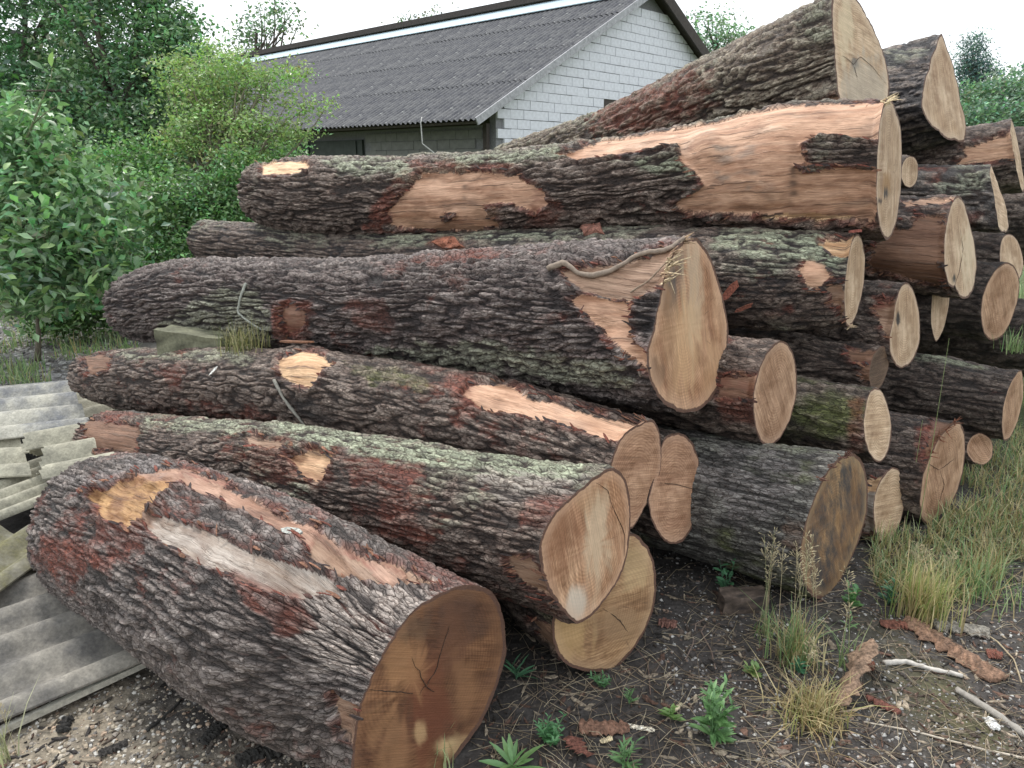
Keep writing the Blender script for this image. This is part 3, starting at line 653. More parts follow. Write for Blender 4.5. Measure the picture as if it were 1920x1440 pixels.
log_top = build_log('long upper log largely stripped of bark, with an almost edge-on pale end',
 stn([((1665,185),(1662,447)), ((1450,200),(1450,440)), ((1300,238),(1300,437)), ((1120,268),(1120,438)), ((960,284),(960,442)), ((760,297),(760,447)), ((610,297),(610,445)), ((540,298),(540,436)), ((488,306),(490,415))], 3.35, 5.2),
 [(1668,185),(1680,210),(1690,250),(1691,320),(1688,370),(1680,420),(1668,447),(1655,440),(1645,400),(1643,340),(1645,290),(1648,240),(1655,200)],
 [('wood', [(1045,287),(1120,262),(1250,236),(1300,215),(1400,195),(1500,190),(1660,186),(1650,262),(1560,250),(1500,268),(1515,315),(1650,318),(1640,420),(1560,410),(1440,405),(1290,400),(1262,385),(1320,350),(1300,320),(1275,300),(1270,262),(1150,290),(1080,295)], 4, .014),
  ('wood', [(790,322),(850,318),(895,322),(965,325),(985,345),(1012,350),(1020,380),(1005,405),(970,395),(900,390),(935,425),(880,437),(740,430),(722,405),(740,380),(765,345)], 5, .014),
  ('fresh', [(490,300),(560,297),(578,310),(540,325),(490,325)], 4, .012),
  ('stain', ell(1322,262,70,40,-15), 8, .7, (.30,.15,.09)), ('island', [(1505,268),(1530,248),(1590,248),(1650,262),(1650,285),(1570,283),(1520,282)]), ('island', [(1488,312),(1540,298),(1650,290),(1650,308),(1560,312),(1500,322)]),
  ('island', [(905,388),(950,382),(1000,400),(1020,425),(960,432),(915,412)]), ('island', [(818,408),(845,400),(855,410),(835,420)]),
  ('stain', [(1330,270),(1420,265),(1430,345),(1400,365),(1340,330)], 10, .7, (.30,.25,.21)), ('stain', [(1270,380),(1640,380),(1640,430),(1300,425)], 20, .7, (.30,.17,.11)),
  ('stain', [(1480,310),(1495,310),(1498,390),(1478,390)], 3, .8, (.10,.06,.04)), ('stain', [(862,335),(874,335),(872,390),(862,390)], 3, .8, (.14,.09,.06)), ('stain', [(780,390),(960,395),(940,435),(760,430)], 14, .7, (.30,.18,.11)), ('stain', [(1100,290),(1300,235),(1640,190),(1640,215),(1320,262)], 14, .45, (.80,.62,.48)),
  ('fresh', [(1420,412),(1480,405),(1600,410),(1560,418)], 4, .008),
  ('red', [(690,400),(770,300),(960,300),(980,320),(790,318),(740,380),(725,440),(680,440)], 10, .8),
  ('red', [(1000,350),(1060,380),(1050,420),(980,430)], 8, .6),
  ('lichen', [(600,297),(760,297),(770,325),(640,330)], 10, .8), ('lichen', [(850,290),(1050,275),(1050,300),(860,312)], 10, .8), ('lichen', [(1180,300),(1280,290),(1310,330),(1200,320)], 10, .8)],
 bumps=[(1322,262,40,.03)], depth=.020, cell=(.125, .029), fmat=F_PALE, seed=17, spots=[(1663,345,9,26,(.30,.16,.06),.9),(1662,362,5,12,(.03,.02,.015),1),(1650,377,4,5,(.05,.03,.02),1)], lich=.05, redn=.12)
log_crown = build_log('biggest log on top of the pile, slanting up to a split pale end',
 stn([((1595,-20),(1625,240)), ((1440,52),(1500,262)), ((1290,128),(1330,300)), ((1130,208),(1160,330)), ((1020,248),(1040,342)), ((940,275),(950,350))], 3.95, 7.0),
 [(1562,-12),(1600,-8),(1625,30),(1645,70),(1660,110),(1668,150),(1665,195),(1650,230),(1620,245),(1590,232),(1574,190),(1568,140),(1565,90),(1560,40)],
 [('red', [(1130,190),(1340,120),(1330,200),(1240,250),(1100,250)], 20, .75), ('dull', [(1545,190),(1575,180),(1580,215),(1550,210)], 4, .01)],
 depth=.022, cell=(.15, .037), fmat=F_PALE2, seed=19, spots=[(1602,118,7,12,(.06,.04,.03),1),(1620,170,45,70,(.40,.35,.28),.6),(1585,60,16,60,(.66,.54,.36),.6)], cracks=[[(1568,100),(1585,108),(1600,122),(1612,104),(1640,130),(1663,160)],[(1600,122),(1608,150)]], lich=.12, redn=.15, bark=dict(mid=(.19,.145,.11), pale=(.36,.33,.26), dark=(.055,.040,.033)))
log_crown_b = build_log('dark log right of the topmost one, its rounded tan end against the sky',
 [(P(1772,172,4.75),.37), (P(1772,172,4.75)+np.array([-.60,.80,-.13])*1.0,.36), (P(1772,172,4.75)+np.array([-.60,.80,-.13])*2.4,.32), (P(1772,172,4.75)+np.array([-.60,.80,-.13])*3.4,.30)],
 [(1765,60),(1775,90),(1790,140),(1800,190),(1812,245),(1808,265),(1790,262),(1760,245),(1738,225),(1727,200),(1730,170),(1742,130),(1755,90)],
 [('lichen', [(1660,90),(1760,60),(1740,100),(1665,130)], 8, .4)], depth=.016, cell=(.10,.036), fmat=F_PALE, seed=21, lich=.0, redn=.05, res=2.6, bark=dict(dark=(.024,.022,.026), mid=(.07,.064,.07)))
# right half of the pile
log_r1 = build_log('round tan log end just right of the sawn end of the huge middle log', straight(1452,738,3.0,.20,2.6), 
 [(1470,640),(1486,660),(1494,700),(1493,745),(1482,785),(1460,825),(1440,836),(1422,820),(1413,780),(1412,740),(1420,700),(1437,662),(1455,642)],
 [('wood', [(1350,705),(1425,705),(1412,750),(1345,748)], 6, .01, 'dull'), ('red', [(1340,690),(1430,690),(1420,800),(1350,790)], 12, .6)], fmat=F_TAN3, seed=23, lich=.0, redn=.22, res=2.3)
log_v = build_log('grey barked log on the ground with a black stained sawn end among tall grass stalks',
 straight(1562,985,2.87,.262,2.7,.235), [(1600,850),(1618,868),(1627,910),(1626,960),(1612,1010),(1590,1060),(1570,1100),(1545,1122),(1520,1115),(1503,1080),(1500,1030),(1510,980),(1528,930),(1550,885),(1575,858)],
 [('lichen', [(1380,830),(1470,812),(1590,850),(1500,850),(1420,850)], 12, .6), ('grey', [(1280,800),(1460,812),(1500,900),(1400,1000),(1300,900)], 25, .5), ('brownbark', [(1470,970),(1515,980),(1500,1040),(1465,1020)], 8, .8)],
 depth=.008, cell=(.16, .018), fmat=F_BLACK, seed=25, lich=.1, redn=.04, moss=.15, bark=dict(mid=(.11,.105,.098), pale=(.25,.25,.23), dark=(.040,.038,.036)))
log_w = build_log('short pale log end with stripped cream side on the grass by the black stained log', straight(1667,945,3.33,.15,2.0), ell(1667,947,58,140,8),
 [('fresh', [(1625,895),(1690,892),(1668,915),(1625,925)], 4, .006), ('silver', [(1618,920),(1660,920),(1650,1005),(1620,1000)], 5, .006)], fmat=F_PALE2, seed=27, lich=0, redn=.1, res=2.4)
log_t = build_log('mossy brown log with a tall narrow cream end above the stripped short one', straight(1645,796,3.2,.152,2.4,.19), ell(1645,797,52,136,-2),
 [('red', [(1590,750),(1625,740),(1620,850),(1590,850)], 6, .6)], fmat=F_PALE2, seed=29, lich=.0, redn=.1, moss=.30, res=2.4, bark=dict(mid=(.10,.075,.055)))
log_u = build_log('gnarled dark log with torn knobbly brown end below the knot scarred log', straight(1640,690,3.45,.125,2.4,.12), ell(1648,690,34,82,12),
 [('brown', [(1590,655),(1665,652),(1662,680),(1600,680)], 5, .006), ('dull', [(1615,690),(1655,680),(1650,715),(1620,712)], 5, .008, 'brown')], bumps=[(1630,690,30,.03)], fmat=M_FAREND, seed=31, lich=.0, redn=.15, res=2.4, tone=.8)
log_q2 = build_log('log with reddish stripped patch and pale oval end with a small dark hole', straight(1697,610,3.6,.19,3.0), 
 [(1703,530),(1718,560),(1725,600),(1725,640),(1715,670),(1698,688),(1680,685),(1668,660),(1667,630),(1675,600),(1680,560),(1690,535)],
 [('wood', [(1640,565),(1682,560),(1675,640),(1655,620)], 7, .008, 'dull'), ('red', [(1630,555),(1680,550),(1678,575),(1640,580)], 6, .9)], fmat=F_PALE, seed=33, spots=[(1684,598,4,14,(.03,.02,.015),1)], lich=.05, redn=.08, tone=.75, res=2.4)
log_x = build_log('log with frayed red bark around a broad cracked tan end standing in the grass', straight(1768,880,3.48,.235,2.8), 
 [(1800,792),(1808,810),(1810,850),(1805,890),(1792,930),(1770,965),(1745,985),(1728,975),(1724,940),(1730,890),(1745,850),(1765,815),(1782,797)],
 [('red', [(1720,800),(1800,785),(1770,810),(1740,860),(1730,900),(1715,860)], 8, .8), ('dull', [(1755,790),(1800,785),(1760,830),(1735,870),(1740,820)], 8, .006, 'brown')], fmat=F_TAN3, seed=35, cracks=[[(1762,880),(1770,910),(1758,950)],[(1762,880),(1790,860)],[(1762,882),(1740,870)]], lich=.0, redn=.12, res=2.4, tone=.8)
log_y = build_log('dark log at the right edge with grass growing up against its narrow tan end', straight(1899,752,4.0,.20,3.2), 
 [(1915,695),(1919,715),(1918,750),(1908,790),(1893,822),(1882,825),(1878,800),(1880,765),(1890,730),(1903,705)],
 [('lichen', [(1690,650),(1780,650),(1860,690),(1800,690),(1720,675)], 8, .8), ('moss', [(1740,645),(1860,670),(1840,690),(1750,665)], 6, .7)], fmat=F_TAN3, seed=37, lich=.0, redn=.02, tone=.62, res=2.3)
log_m = build_log('stripped brown log with a tall pale end notched at the bottom like a heart', straight(1797,462,3.9,.245,3.0,head=60), 
 [(1793,367),(1808,380),(1818,420),(1828,460),(1832,500),(1826,540),(1815,558),(1800,556),(1790,535),(1787,540),(1778,532),(1770,500),(1770,450),(1777,405),(1785,378)],
 [('dull', [(1640,430),(1775,400),(1772,540),(1630,510)], 14, .008, 'brown'), ('wood', [(1695,372),(1780,362),(1790,372),(1700,382)], 4, .006)], fmat=F_PALE, seed=39, spots=[(1789,522,4,9,(.04,.03,.02),1),(1815,470,14,60,(.66,.54,.38),.6)], cracks=[[(1800,430),(1806,470),(1798,510),(1790,535)]], lich=.0, redn=.3, res=2.3)
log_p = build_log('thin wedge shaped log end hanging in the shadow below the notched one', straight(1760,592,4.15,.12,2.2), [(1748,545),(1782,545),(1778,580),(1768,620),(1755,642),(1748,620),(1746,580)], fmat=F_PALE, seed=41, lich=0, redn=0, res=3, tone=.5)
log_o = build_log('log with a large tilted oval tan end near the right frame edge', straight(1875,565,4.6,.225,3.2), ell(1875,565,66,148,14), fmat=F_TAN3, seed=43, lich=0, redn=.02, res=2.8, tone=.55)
log_n = build_log('log end half hidden behind the tilted oval tan end', straight(1896,482,5.0,.19,3.2), ell(1896,484,44,92,-6), fmat=F_PALE, seed=45, lich=0, redn=.05, res=2.8, tone=.7)
log_l = build_log('log with a thin blade-like pale end beneath the split bare one', straight(1873,372,4.5,.20,2.3,head=63), [(1857,308),(1866,330),(1876,360),(1888,395),(1892,425),(1884,434),(1872,425),(1866,390),(1860,350),(1855,325)],
 [('lichen', [(1740,340),(1850,315),(1850,360),(1760,370)], 12, .5), ('red', [(1850,400),(1800,390),(1820,430)], 8, .6)], fmat=F_PALE2, seed=47, lich=.1, redn=.05, res=2.4, bark=dict(mid=(.085,.08,.08)))
log_k = build_log('split log with a long bare wedge on its side, at the right edge', straight(1905,290,5.0,.23,1.9,head=66,rise=-.30), [(1897,225),(1905,250),(1913,290),(1919,330),(1921,350),(1914,352),(1906,320),(1899,280),(1894,245)],
 [('fresh', [(1805,278),(1895,248),(1902,285),(1905,295),(1850,305),(1790,312),(1815,292)], 3, .01, 'wood')], fmat=F_PALE2, seed=49, lich=.0, redn=.02, res=2.4)
log_j = build_log('little pale log end peeping out behind the edge-on stripped log', straight(1705,322,4.3,.09,.9,head=50), ell(1706,322,32,62,4), fmat=F_PALE, seed=51, lich=0, redn=0, res=3, tone=.7)
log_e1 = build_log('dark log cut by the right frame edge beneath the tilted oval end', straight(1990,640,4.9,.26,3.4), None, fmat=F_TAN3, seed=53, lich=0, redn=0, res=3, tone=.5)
log_e2 = build_log('dark log at the frame edge behind the split bare wedge', straight(1985,300,5.7,.26,1.2,head=62), None, fmat=F_PALE, seed=55, lich=0, redn=.1, res=3, tone=.8)
log_e3 = build_log('low log end nearly lost in the grass behind the cracked tan end', straight(1838,842,4.0,.15,2.6), ell(1838,842,50,60,0), fmat=F_TAN3, seed=57, lich=0, redn=.1, res=3)
log_e4 = build_log('dark log at the frame edge behind the blade-like pale end', straight(1975,420,5.6,.30,3.4), None, fmat=F_PALE, seed=59, lich=0, redn=.15, res=3, tone=.7)

# ------------------------------------------------------------------ ground
def gmask(x, y):
    """ground cover: 0 dark bark litter .. 1 sandy gravel; the sandy part lies on the camera's side of the front log"""
    a = G(640, 1432, 0)[:2]; b = G(100, 1100, 0)[:2]; d = b-a; nrm = np.array([d[1], -d[0]])/np.linalg.norm(d)
    s = (x-a[0])*nrm[0]+(y-a[1])*nrm[1]           # >0 one side
    c = (0-a[0])*nrm[0]+(0-a[1])*nrm[1]
    return s*np.sign(c)
def ground_height(x, y):
    z = .018*fbm(x*1.3, y*1.3, x*0, 40, 2)+.010*fbm(x*9, y*9, x*0, 41, 3)+.006*fbm(x*40, y*40, x*0, 42, 2)
    far = sstep(9, 25, np.hypot(x, y)); return z*(1-far)-.012
def lin(a, b, s0, s1, lim0, lim1):
    r = [a]
    while r[-1] < b: r.append(r[-1]+s0)
    up = list(r); st_ = s0
    while up[-1] < lim1: st_ *= s1; up.append(up[-1]+st_)
    dn = [a]; st_ = s0
    while dn[-1] > lim0: st_ *= s1; dn.append(dn[-1]-st_)
    return np.array(dn[1:][::-1]+up)
gx = lin(-1.9, 2.3, .0115, 1.10, -350, 350); gy = lin(1.2, 3.6, .0115, 1.10, -40, 500)
GX, GY = np.meshgrid(gx, gy); x = GX.ravel(); y = GY.ravel(); z = ground_height(x, y)
gv = np.stack([x, y, z], 1)
n1 = fbm(x*2.5, y*2.5, x*0, 50, 3); n2 = fbm(x*14, y*14, x*0, 51, 3); n3 = fbm(x*60, y*60, x*0, 52, 2)
s = gmask(x, y)
sandy = sstep(.02, .32, s+.28*n1+.12*n2)*sstep(.55, -.1, x+.3*n1)
col = np.array([.056, .050, .047])*(1+.5*n2[:, None])
col = col+(np.array([.27, .23, .175])-col)*sandy[:, None]*(.75+.25*sstep(-.5, .3, n2))[:, None]
dirt = (sstep(.18, .42, n2)*.75*(s > -.1))[:, None]; col = col+(np.array([.055, .05, .043])-col)*dirt
mossy = sstep(.1, .5, fbm(x*2, y*2, x*0, 54, 3)+.15)*sstep(1.0, 1.6, x)*sstep(3, 1.8, y); col = col+(np.array([.13, .125, .045])-col)*mossy[:, None]*.75
grav = sstep(.1, .4, n1+.5*n2)*sstep(.9, 1.5, x); col = col+(np.array([.13, .125, .12])-col)*grav[:, None]*.5
farm = sstep(4.0, 6.5, np.hypot(x, y)+.5*n1); gr = np.array([.085, .11, .04])*(1+.4*n1[:, None]); 
leftg = sstep(-1.4, -2.2, x)*sstep(9., 7.5, y); col = col+(gr-col)*(farm*(1-leftg))[:, None]
col = col+(np.array([.14, .13, .12])*(1+.5*n2[:, None])-col)*(farm*leftg)[:, None]
col = np.clip(col*(1+.25*n3[:, None]), .01, 1)
M_GROUND = simple('ground_dirt', rough=.9, nscale=55, lo=.55, hi=1.5, bmp=.8, bd=.012, use_col=True)
tag(mesh_np('ground', gv, grid_faces(len(gy), len(gx), False), M_GROUND, attrs={'col': col}), kind='structure')

# ------------------------------------------------------------------ stones, chips and litter on the ground
ICO = None
def ico():
    t = (1+5**.5)/2
    v = np.array([(-1, t, 0), (1, t, 0), (-1, -t, 0), (1, -t, 0), (0, -1, t), (0, 1, t), (0, -1, -t), (0, 1, -t), (t, 0, -1), (t, 0, 1), (-t, 0, -1), (-t, 0, 1)])/math.hypot(1, t)
    f = np.array([(0, 11, 5), (0, 5, 1), (0, 1, 7), (0, 7, 10), (0, 10, 11), (1, 5, 9), (5, 11, 4), (11, 10, 2), (10, 7, 6), (7, 1, 8), (3, 9, 4), (3, 4, 2), (3, 2, 6), (3, 6, 8), (3, 8, 9), (4, 9, 5), (2, 4, 11), (6, 2, 10), (8, 6, 7), (9, 8, 1)])
    return v, f
IV, IF = ico()
def inframe(n, uv, dens=None):
    """random ground points in view"""
    u = rng.uniform(uv[0], uv[2], n); v = rng.uniform(uv[1], uv[3], n)
    d = (CH)/(sp+(v-720)/F*cp); 
    return np.stack([(u-960)/F*d, d*cp-(v-720)/F*d*sp], 1)
def scatter_stones(name, pts, smin, smax, cols, flat=.6):
    n = len(pts); s_ = smin+(smax-smin)*rng.random(n)**2.5
    ang = rng.uniform(0, 6.28, n); asp = rng.uniform(.55, 1, n)
    V = IV[None]*(1+.22*rng.normal(size=(n, 12, 1)))*s_[:, None, None]
    V = V*np.stack([np.ones(n), asp, np.full(n, flat)*rng.uniform(.7, 1.2, n)], 1)[:, None]
    c, s2 = np.cos(ang)[:, None], np.sin(ang)[:, None]
    X_ = V[..., 0]*c-V[..., 1]*s2+pts[:, :1]; Y_ = V[..., 0]*s2+V[..., 1]*c+pts[:, 1:2]
    Z_ = V[..., 2]+ground_height(pts[:, 0], pts[:, 1])[:, None]+s_[:, None]*.12
    f = (IF[None]+np.arange(n)[:, None, None]*12).reshape(-1, 3)
    cc = np.array(cols)[rng.integers(0, len(cols), n)]*rng.uniform(.7, 1.25, (n, 1))
    return tag(mesh_np(name, np.stack([X_, Y_, Z_], -1).reshape(-1, 3), f, M_STONE, attrs={'col': np.repeat(cc, 12, 0)}, smooth=False), kind='stuff')
STC = [(.36, .31, .24), (.45, .40, .33), (.25, .22, .19), (.40, .30, .22), (.52, .50, .46), (.16, .15, .14)]
p_ = inframe(9000, (-60, 1180, 900, 1480)); p_ = p_[gmask(p_[:, 0], p_[:, 1]) > -.02][:3600]
scatter_stones('gravel', p_, .002, .009, STC)
p_ = inframe(7000, (1180, 960, 2050, 1480)); p_ = p_[p_[:, 0] > .5]
scatter_stones('gravel', p_, .002, .0085, [(.30, .29, .28), (.45, .44, .42), (.14, .13, .125), (.24, .17, .13), (.10, .09, .085)])
p_ = inframe(3500, (-40, 600, 260, 760)); scatter_stones('rubble', p_, .010, .035, [(.26, .25, .25), (.36, .35, .34), (.16, .15, .15)])

def chip(acc, p, ang, ln, wd, th, col, curl=0., tilt=0., jag=.25):
    """a torn sliver of bark or wood lying at p"""
    n = 5; d = np.array([math.cos(ang), math.sin(ang), 0]); s_ = np.array([-d[1], d[0], 0]); up = np.array([0, 0, 1.])
    t = np.linspace(-.5, .5, n); w_ = wd*np.array([.35, .9, 1, .8, .25])*(1+rng.normal(0, jag, n)); c = []
    ctr = p+d*ln*t[:, None]+up*(curl*4*(t**2))[:, None]+up*(tilt*t*ln)[:, None]+s_*(rng.normal(0, wd*.12, n))[:, None]
    v = np.concatenate([ctr-s_*w_[:, None]/2, ctr+s_*w_[:, None]/2, ctr-s_*w_[:, None]*.35+up*th, ctr+s_*w_[:, None]*.35+up*th*rng.uniform(.6, 1.3)])
    q = []
    for i in range(n-1):
        a, b, c_, d_ = i, n+i, 2*n+i, 3*n+i
        q += [[c_, c_+1, d_+1, d_][::-1], [a, a+1, c_+1, c_][::-1], [b, d_, d_+1, b+1][::-1], [a, b, b+1, a+1][::-1]]
    q += [[0, n, 3*n, 2*n], [n-1, 3*n-1, 4*n-1, 2*n-1]]
    acc.add(v, q, None, col)
acc = Acc(); CC = [(.06, .05, .042), (.035, .030, .028), (.10, .075, .06), (.13, .075, .055), (.18, .15, .12), (.34, .28, .21)]
for k in range(3600):
    if k < 2900: q_ = inframe(1, (880, 1010, 2000, 1480))[0]
    else: q_ = inframe(1, (-40, 1200, 800, 1480))[0]
    if k >= 2900 and gmask(*q_) < -.05: continue
    if k < 2900 and rng.random() < .2: continue
    zz = float(ground_height(np.array([q_[0]]), np.array([q_[1]]))[0])
    ln = .008+.05*rng.random()**2.5
    chip(acc, np.array([q_[0], q_[1], zz+.001]), rng.uniform(0, 6.28), ln, ln*rng.uniform(.12, .4), .002+.003*rng.random(), np.array(CC[int(rng.integers(0, 6))])*rng.uniform(.6, 1.2), curl=rng.uniform(-.002, .004), tilt=rng.normal(0, .1))
tag(acc.build('bark_litter', M_CHIP, smooth=False), kind='stuff')
# thin dry stalks lying about
acc = Acc()
for k in range(1150):
    q_ = inframe(1, (900, 1060, 2000, 1480))[0]; zz = float(ground_height(np.array([q_[0]]), np.array([q_[1]]))[0])
    ln = rng.uniform(.04, .22); a = rng.uniform(0, 6.28); b = a+rng.normal(0, .35)
    p0 = np.array([q_[0], q_[1], zz+.004]); p1 = p0+np.array([math.cos(a), math.sin(a), 0])*ln*.5+[0, 0, rng.uniform(0, .02)]; p2 = p1+np.array([math.cos(b), math.sin(b), 0])*ln*.5-[0, 0, .008]
    tube(acc, [p0, p1, p2], [.0012, .001, .0006], 3, np.array([(.30, .24, .16), (.22, .17, .12), (.40, .34, .24), (.12, .09, .07)][int(rng.integers(0, 4))]), cap=False)
tag(acc.build('dry_stalk_litter', M_STEM), kind='stuff')

# single pieces one can point to
def gp(u, v, h=0.006):
    p = G(u, v, 0); p[2] = float(ground_height(np.array([p[0]]), np.array([p[1]]))[0])+h; return p
def stick(name, label, cat, px_, r0, r1, col, group=None, lift=.0, sides=7, knob=.15):
    pts = np.array([gp(u, v, r0*.7+lift*(i/(len(px_)-1))) for i, (u, v) in enumerate(px_)])
    t = np.linspace(0, 1, 16); P_ = np.stack([np.interp(t, np.linspace(0, 1, len(pts)), pts[:, k]) for k in range(3)], 1)
    P_ += rng.normal(0, r0*.12, P_.shape); r = (r0+(r1-r0)*t)*(1+rng.normal(0, knob*.5, 16))
    acc = Acc(); tube(acc, P_-P_[8]*0, r, sides, col); return tag(acc.build(name, M_STEM, loc=P_[8]), label, cat, group)
stick('fallen_branch', 'white weathered branch stub lying beside the long red bark strip', 'branch', [(1658, 1238), (1700, 1236), (1750, 1250), (1805, 1262)], .010, .007, (.50, .47, .43))
stick('fallen_branch', 'grey peeling branch lying across the gravel near the right corner', 'branch', [(1795, 1286), (1850, 1322), (1920, 1370), (1960, 1395)], .011, .012, (.30, .28, .25))
stick('thin_stick', 'long straight pale stick pointing out of the frame at bottom right', 'stick', [(1620, 1350), (1720, 1368), (1840, 1398), (1960, 1425)], .0028, .0045, (.50, .44, .36))
stick('thin_stick', 'pale split stick beneath the standing bark plank', 'stick', [(1555, 1335), (1600, 1328), (1640, 1318)], .004, .003, (.52, .40, .28))
stick('thin_stick', 'thin bent twig curving up from the ground at the right edge', 'stick', [(1820, 1165), (1870, 1205), (1900, 1240), (1915, 1285)], .003, .002, (.40, .33, .22), lift=.03)
stick('thin_stick', 'charred black stick lying on the sandy gravel', 'stick', [(275, 1370), (305, 1345), (340, 1312)], .006, .004, (.03, .028, .026))
stick('thin_stick', 'thin grey twig crossing the lowest corrugated sheet', 'stick', [(120, 1125), (150, 1165), (200, 1182), (245, 1200), (300, 1240)], .0035, .002, (.32, .28, .25), lift=.05)
stick('root_tendril', 'thin forked root hanging down in front of the honey coloured end', 'root', [(1180, 1160), (1190, 1205), (1215, 1235), (1220, 1300)], .003, .002, (.16, .11, .09), lift=.0)
stick('root_tendril', 'bare wiry root lying on dark soil left of the grass stalks', 'root', [(1332, 1150), (1305, 1165), (1300, 1200), (1285, 1230)], .003, .002, (.24, .18, .15))
stick('root_tendril', 'second wiry root curling toward the leafy weed', 'root', [(1325, 1165), (1315, 1180), (1335, 1215), (1342, 1250)], .003, .002, (.22, .16, .13))
for (u0, v0, u1, v1, lb) in ((1225, 1010, 1212, 1130, 'upright thin twig in the dark gap beside the honey coloured end'), (1240, 1210, 1225, 1260, 'very short twig by the orange bark chip'),
        (1290, 1265, 1480, 1275, 'long level twig passing behind the leafy weed'), (960, 1240, 1120, 1335, 'slanting twig below the honey coloured end'), (1480, 1275, 1600, 1300, 'thin twig leading to the leaning bark plank'),
        (1610, 1300, 1700, 1280, 'thin twig right of the leaning bark plank'), (1420, 1360, 1640, 1362, 'long level twig low in front of the dry grass')):
    stick('thin_stick', lb, 'stick', [(u0, v0), ((u0+u1)/2+8, (v0+v1)/2), (u1, v1)], .0025, .0015, (.17, .13, .11), group='thin twigs on the soil')
def slab(name, label, cat, px_, wd, th, col, tilt=(0, 0), rag=.22, n=20, lift=0, group=None):
    """a torn plank of bark: curved across, ragged along"""
    a, b = gp(*px_[0]), gp(*px_[1]); d = b-a; L_ = np.linalg.norm(d); d /= L_; s_ = unit(np.cross(d, [0, 0, 1])); up = np.cross(s_, d)
    t = np.linspace(0, 1, n); m = 7; w_ = np.linspace(-1, 1, m); rg = 1+rng.normal(0, rag, (n, 2)); rg[0] *= .5; rg[-1] *= .35
    V_ = []
    for side in (1, 0):
        for i in range(n):
            for j in range(m):
                ww = w_[j]*wd/2*(rg[i, 0] if w_[j] < 0 else rg[i, 1])
                p = a+d*L_*t[i]+s_*ww+up*((1-w_[j]**2)*wd*.10+th*.8*side*(1-.7*w_[j]**2)+rng.normal(0, th*.22)*side)+np.array([0, 0, 1])*(tilt[0]*w_[j]*wd/2+tilt[1]*t[i]*L_+lift+abs(tilt[0])*wd/2)
                V_.append(p)
    V_ = np.array(V_); q1 = grid_faces(n, m, False); q2 = q1[:, ::-1]+n*m
    e = []
    for i in range(n-1): e += [[i*m, (i+1)*m, n*m+(i+1)*m, n*m+i*m], [i*m+m-1, n*m+i*m+m-1, n*m+(i+1)*m+m-1, (i+1)*m+m-1]]
    for j in range(m-1): e += [[j, n*m+j, n*m+j+1, j+1], [(n-1)*m+j, (n-1)*m+j+1, 2*n*m-m+j+1, 2*n*m-m+j]]
    c = np.array(col)*(1+.25*rng.normal(size=(len(V_), 1))); c = np.clip(c, .01, 1)
    o = mesh_np(name, V_, [q1, q2, np.array(e)], M_CHIP, attrs={'col': c}, loc=V_.mean(0), smooth=False)
    return tag(o, label, cat, group)
slab('bark_plank', 'long torn strip of red brown bark lying at an angle on the right', 'bark piece', [(1700, 1160), (1880, 1272)], .085, .012, (.20, .12, .08), n=30)
slab('bark_plank', 'short torn flap of red bark at the upper end of the long strip', 'bark piece', [(1650, 1165), (1715, 1172)], .05, .008, (.16, .065, .045))
slab('bark_plank', 'upright tilted plank of bark leaning in the dry grass tuft', 'bark piece', [(1565, 1335), (1625, 1240)], .065, .012, (.24, .16, .11), tilt=(.5, .18))
slab('bark_plank', 'broken reddish bark splinter behind the leaning plank', 'bark piece', [(1600, 1240), (1640, 1245)], .05, .01, (.15, .06, .04))
slab('bark_plank', 'flat grey board piece lying beyond the red bark strip', 'bark piece', [(1750, 1168), (1855, 1185)], .07, .01, (.24, .22, .19))
slab('bark_plank', 'pair of narrow red slivers beside the leaning bark plank', 'bark piece', [(1625, 1305), (1690, 1335)], .03, .006, (.14, .055, .04))
slab('bark_plank', 'brown bark strip lying flat in front of the honey coloured end', 'bark piece', [(1085, 1365), (1180, 1368)], .055, .008, (.20, .11, .075))
slab('bark_plank', 'curved red bark flake standing near the bottom edge', 'bark piece', [(1072, 1390), (1095, 1425)], .05, .007, (.17, .07, .05), tilt=(.4, .1))
slab('bark_plank', 'folded orange bark chip on the dark soil right of the pile front', 'bark piece', [(1235, 1160), (1270, 1168)], .05, .008, (.18, .09, .07))
slab('bark_plank', 'small red bark scrap near the right edge', 'bark piece', [(1850, 1222), (1880, 1228)], .05, .006, (.18, .07, .05))
slab('bark_plank', 'charred bark lump on sandy gravel left of centre', 'bark piece', [(115, 1375), (130, 1345)], .035, .012, (.03, .028, .026))
slab('bark_plank', 'long blackened bark piece at the foot of the front log', 'bark piece', [(375, 1395), (420, 1350)], .04, .012, (.028, .026, .024))
slab('bark_plank', 'wide black bark scrap near the bottom edge under the front log', 'bark piece', [(440, 1425), (530, 1400)], .05, .012, (.03, .028, .025))
slab('bark_plank', 'thin dark bark sliver in the middle of the sandy gravel', 'bark piece', [(185, 1415), (240, 1392)], .03, .008, (.04, .036, .033))
slab('wood_shaving', 'curled white wood splinter lying on litter by the bottom weeds', 'wood chip', [(1175, 1360), (1228, 1370)], .018, .004, (.70, .64, .52))
slab('wood_shaving', 'short cream wood chip left of the curled white splinter', 'wood chip', [(1125, 1392), (1148, 1385)], .016, .004, (.62, .52, .34))
slab('wood_shaving', 'white chip standing in the broad leafed weed', 'wood chip', [(1258, 1335), (1278, 1318)], .014, .003, (.70, .62, .42))
slab('wood_shaving', 'white plaster-like lump by the grey peeling branch', 'wood chip', [(1855, 1340), (1868, 1365)], .03, .010, (.72, .71, .68))
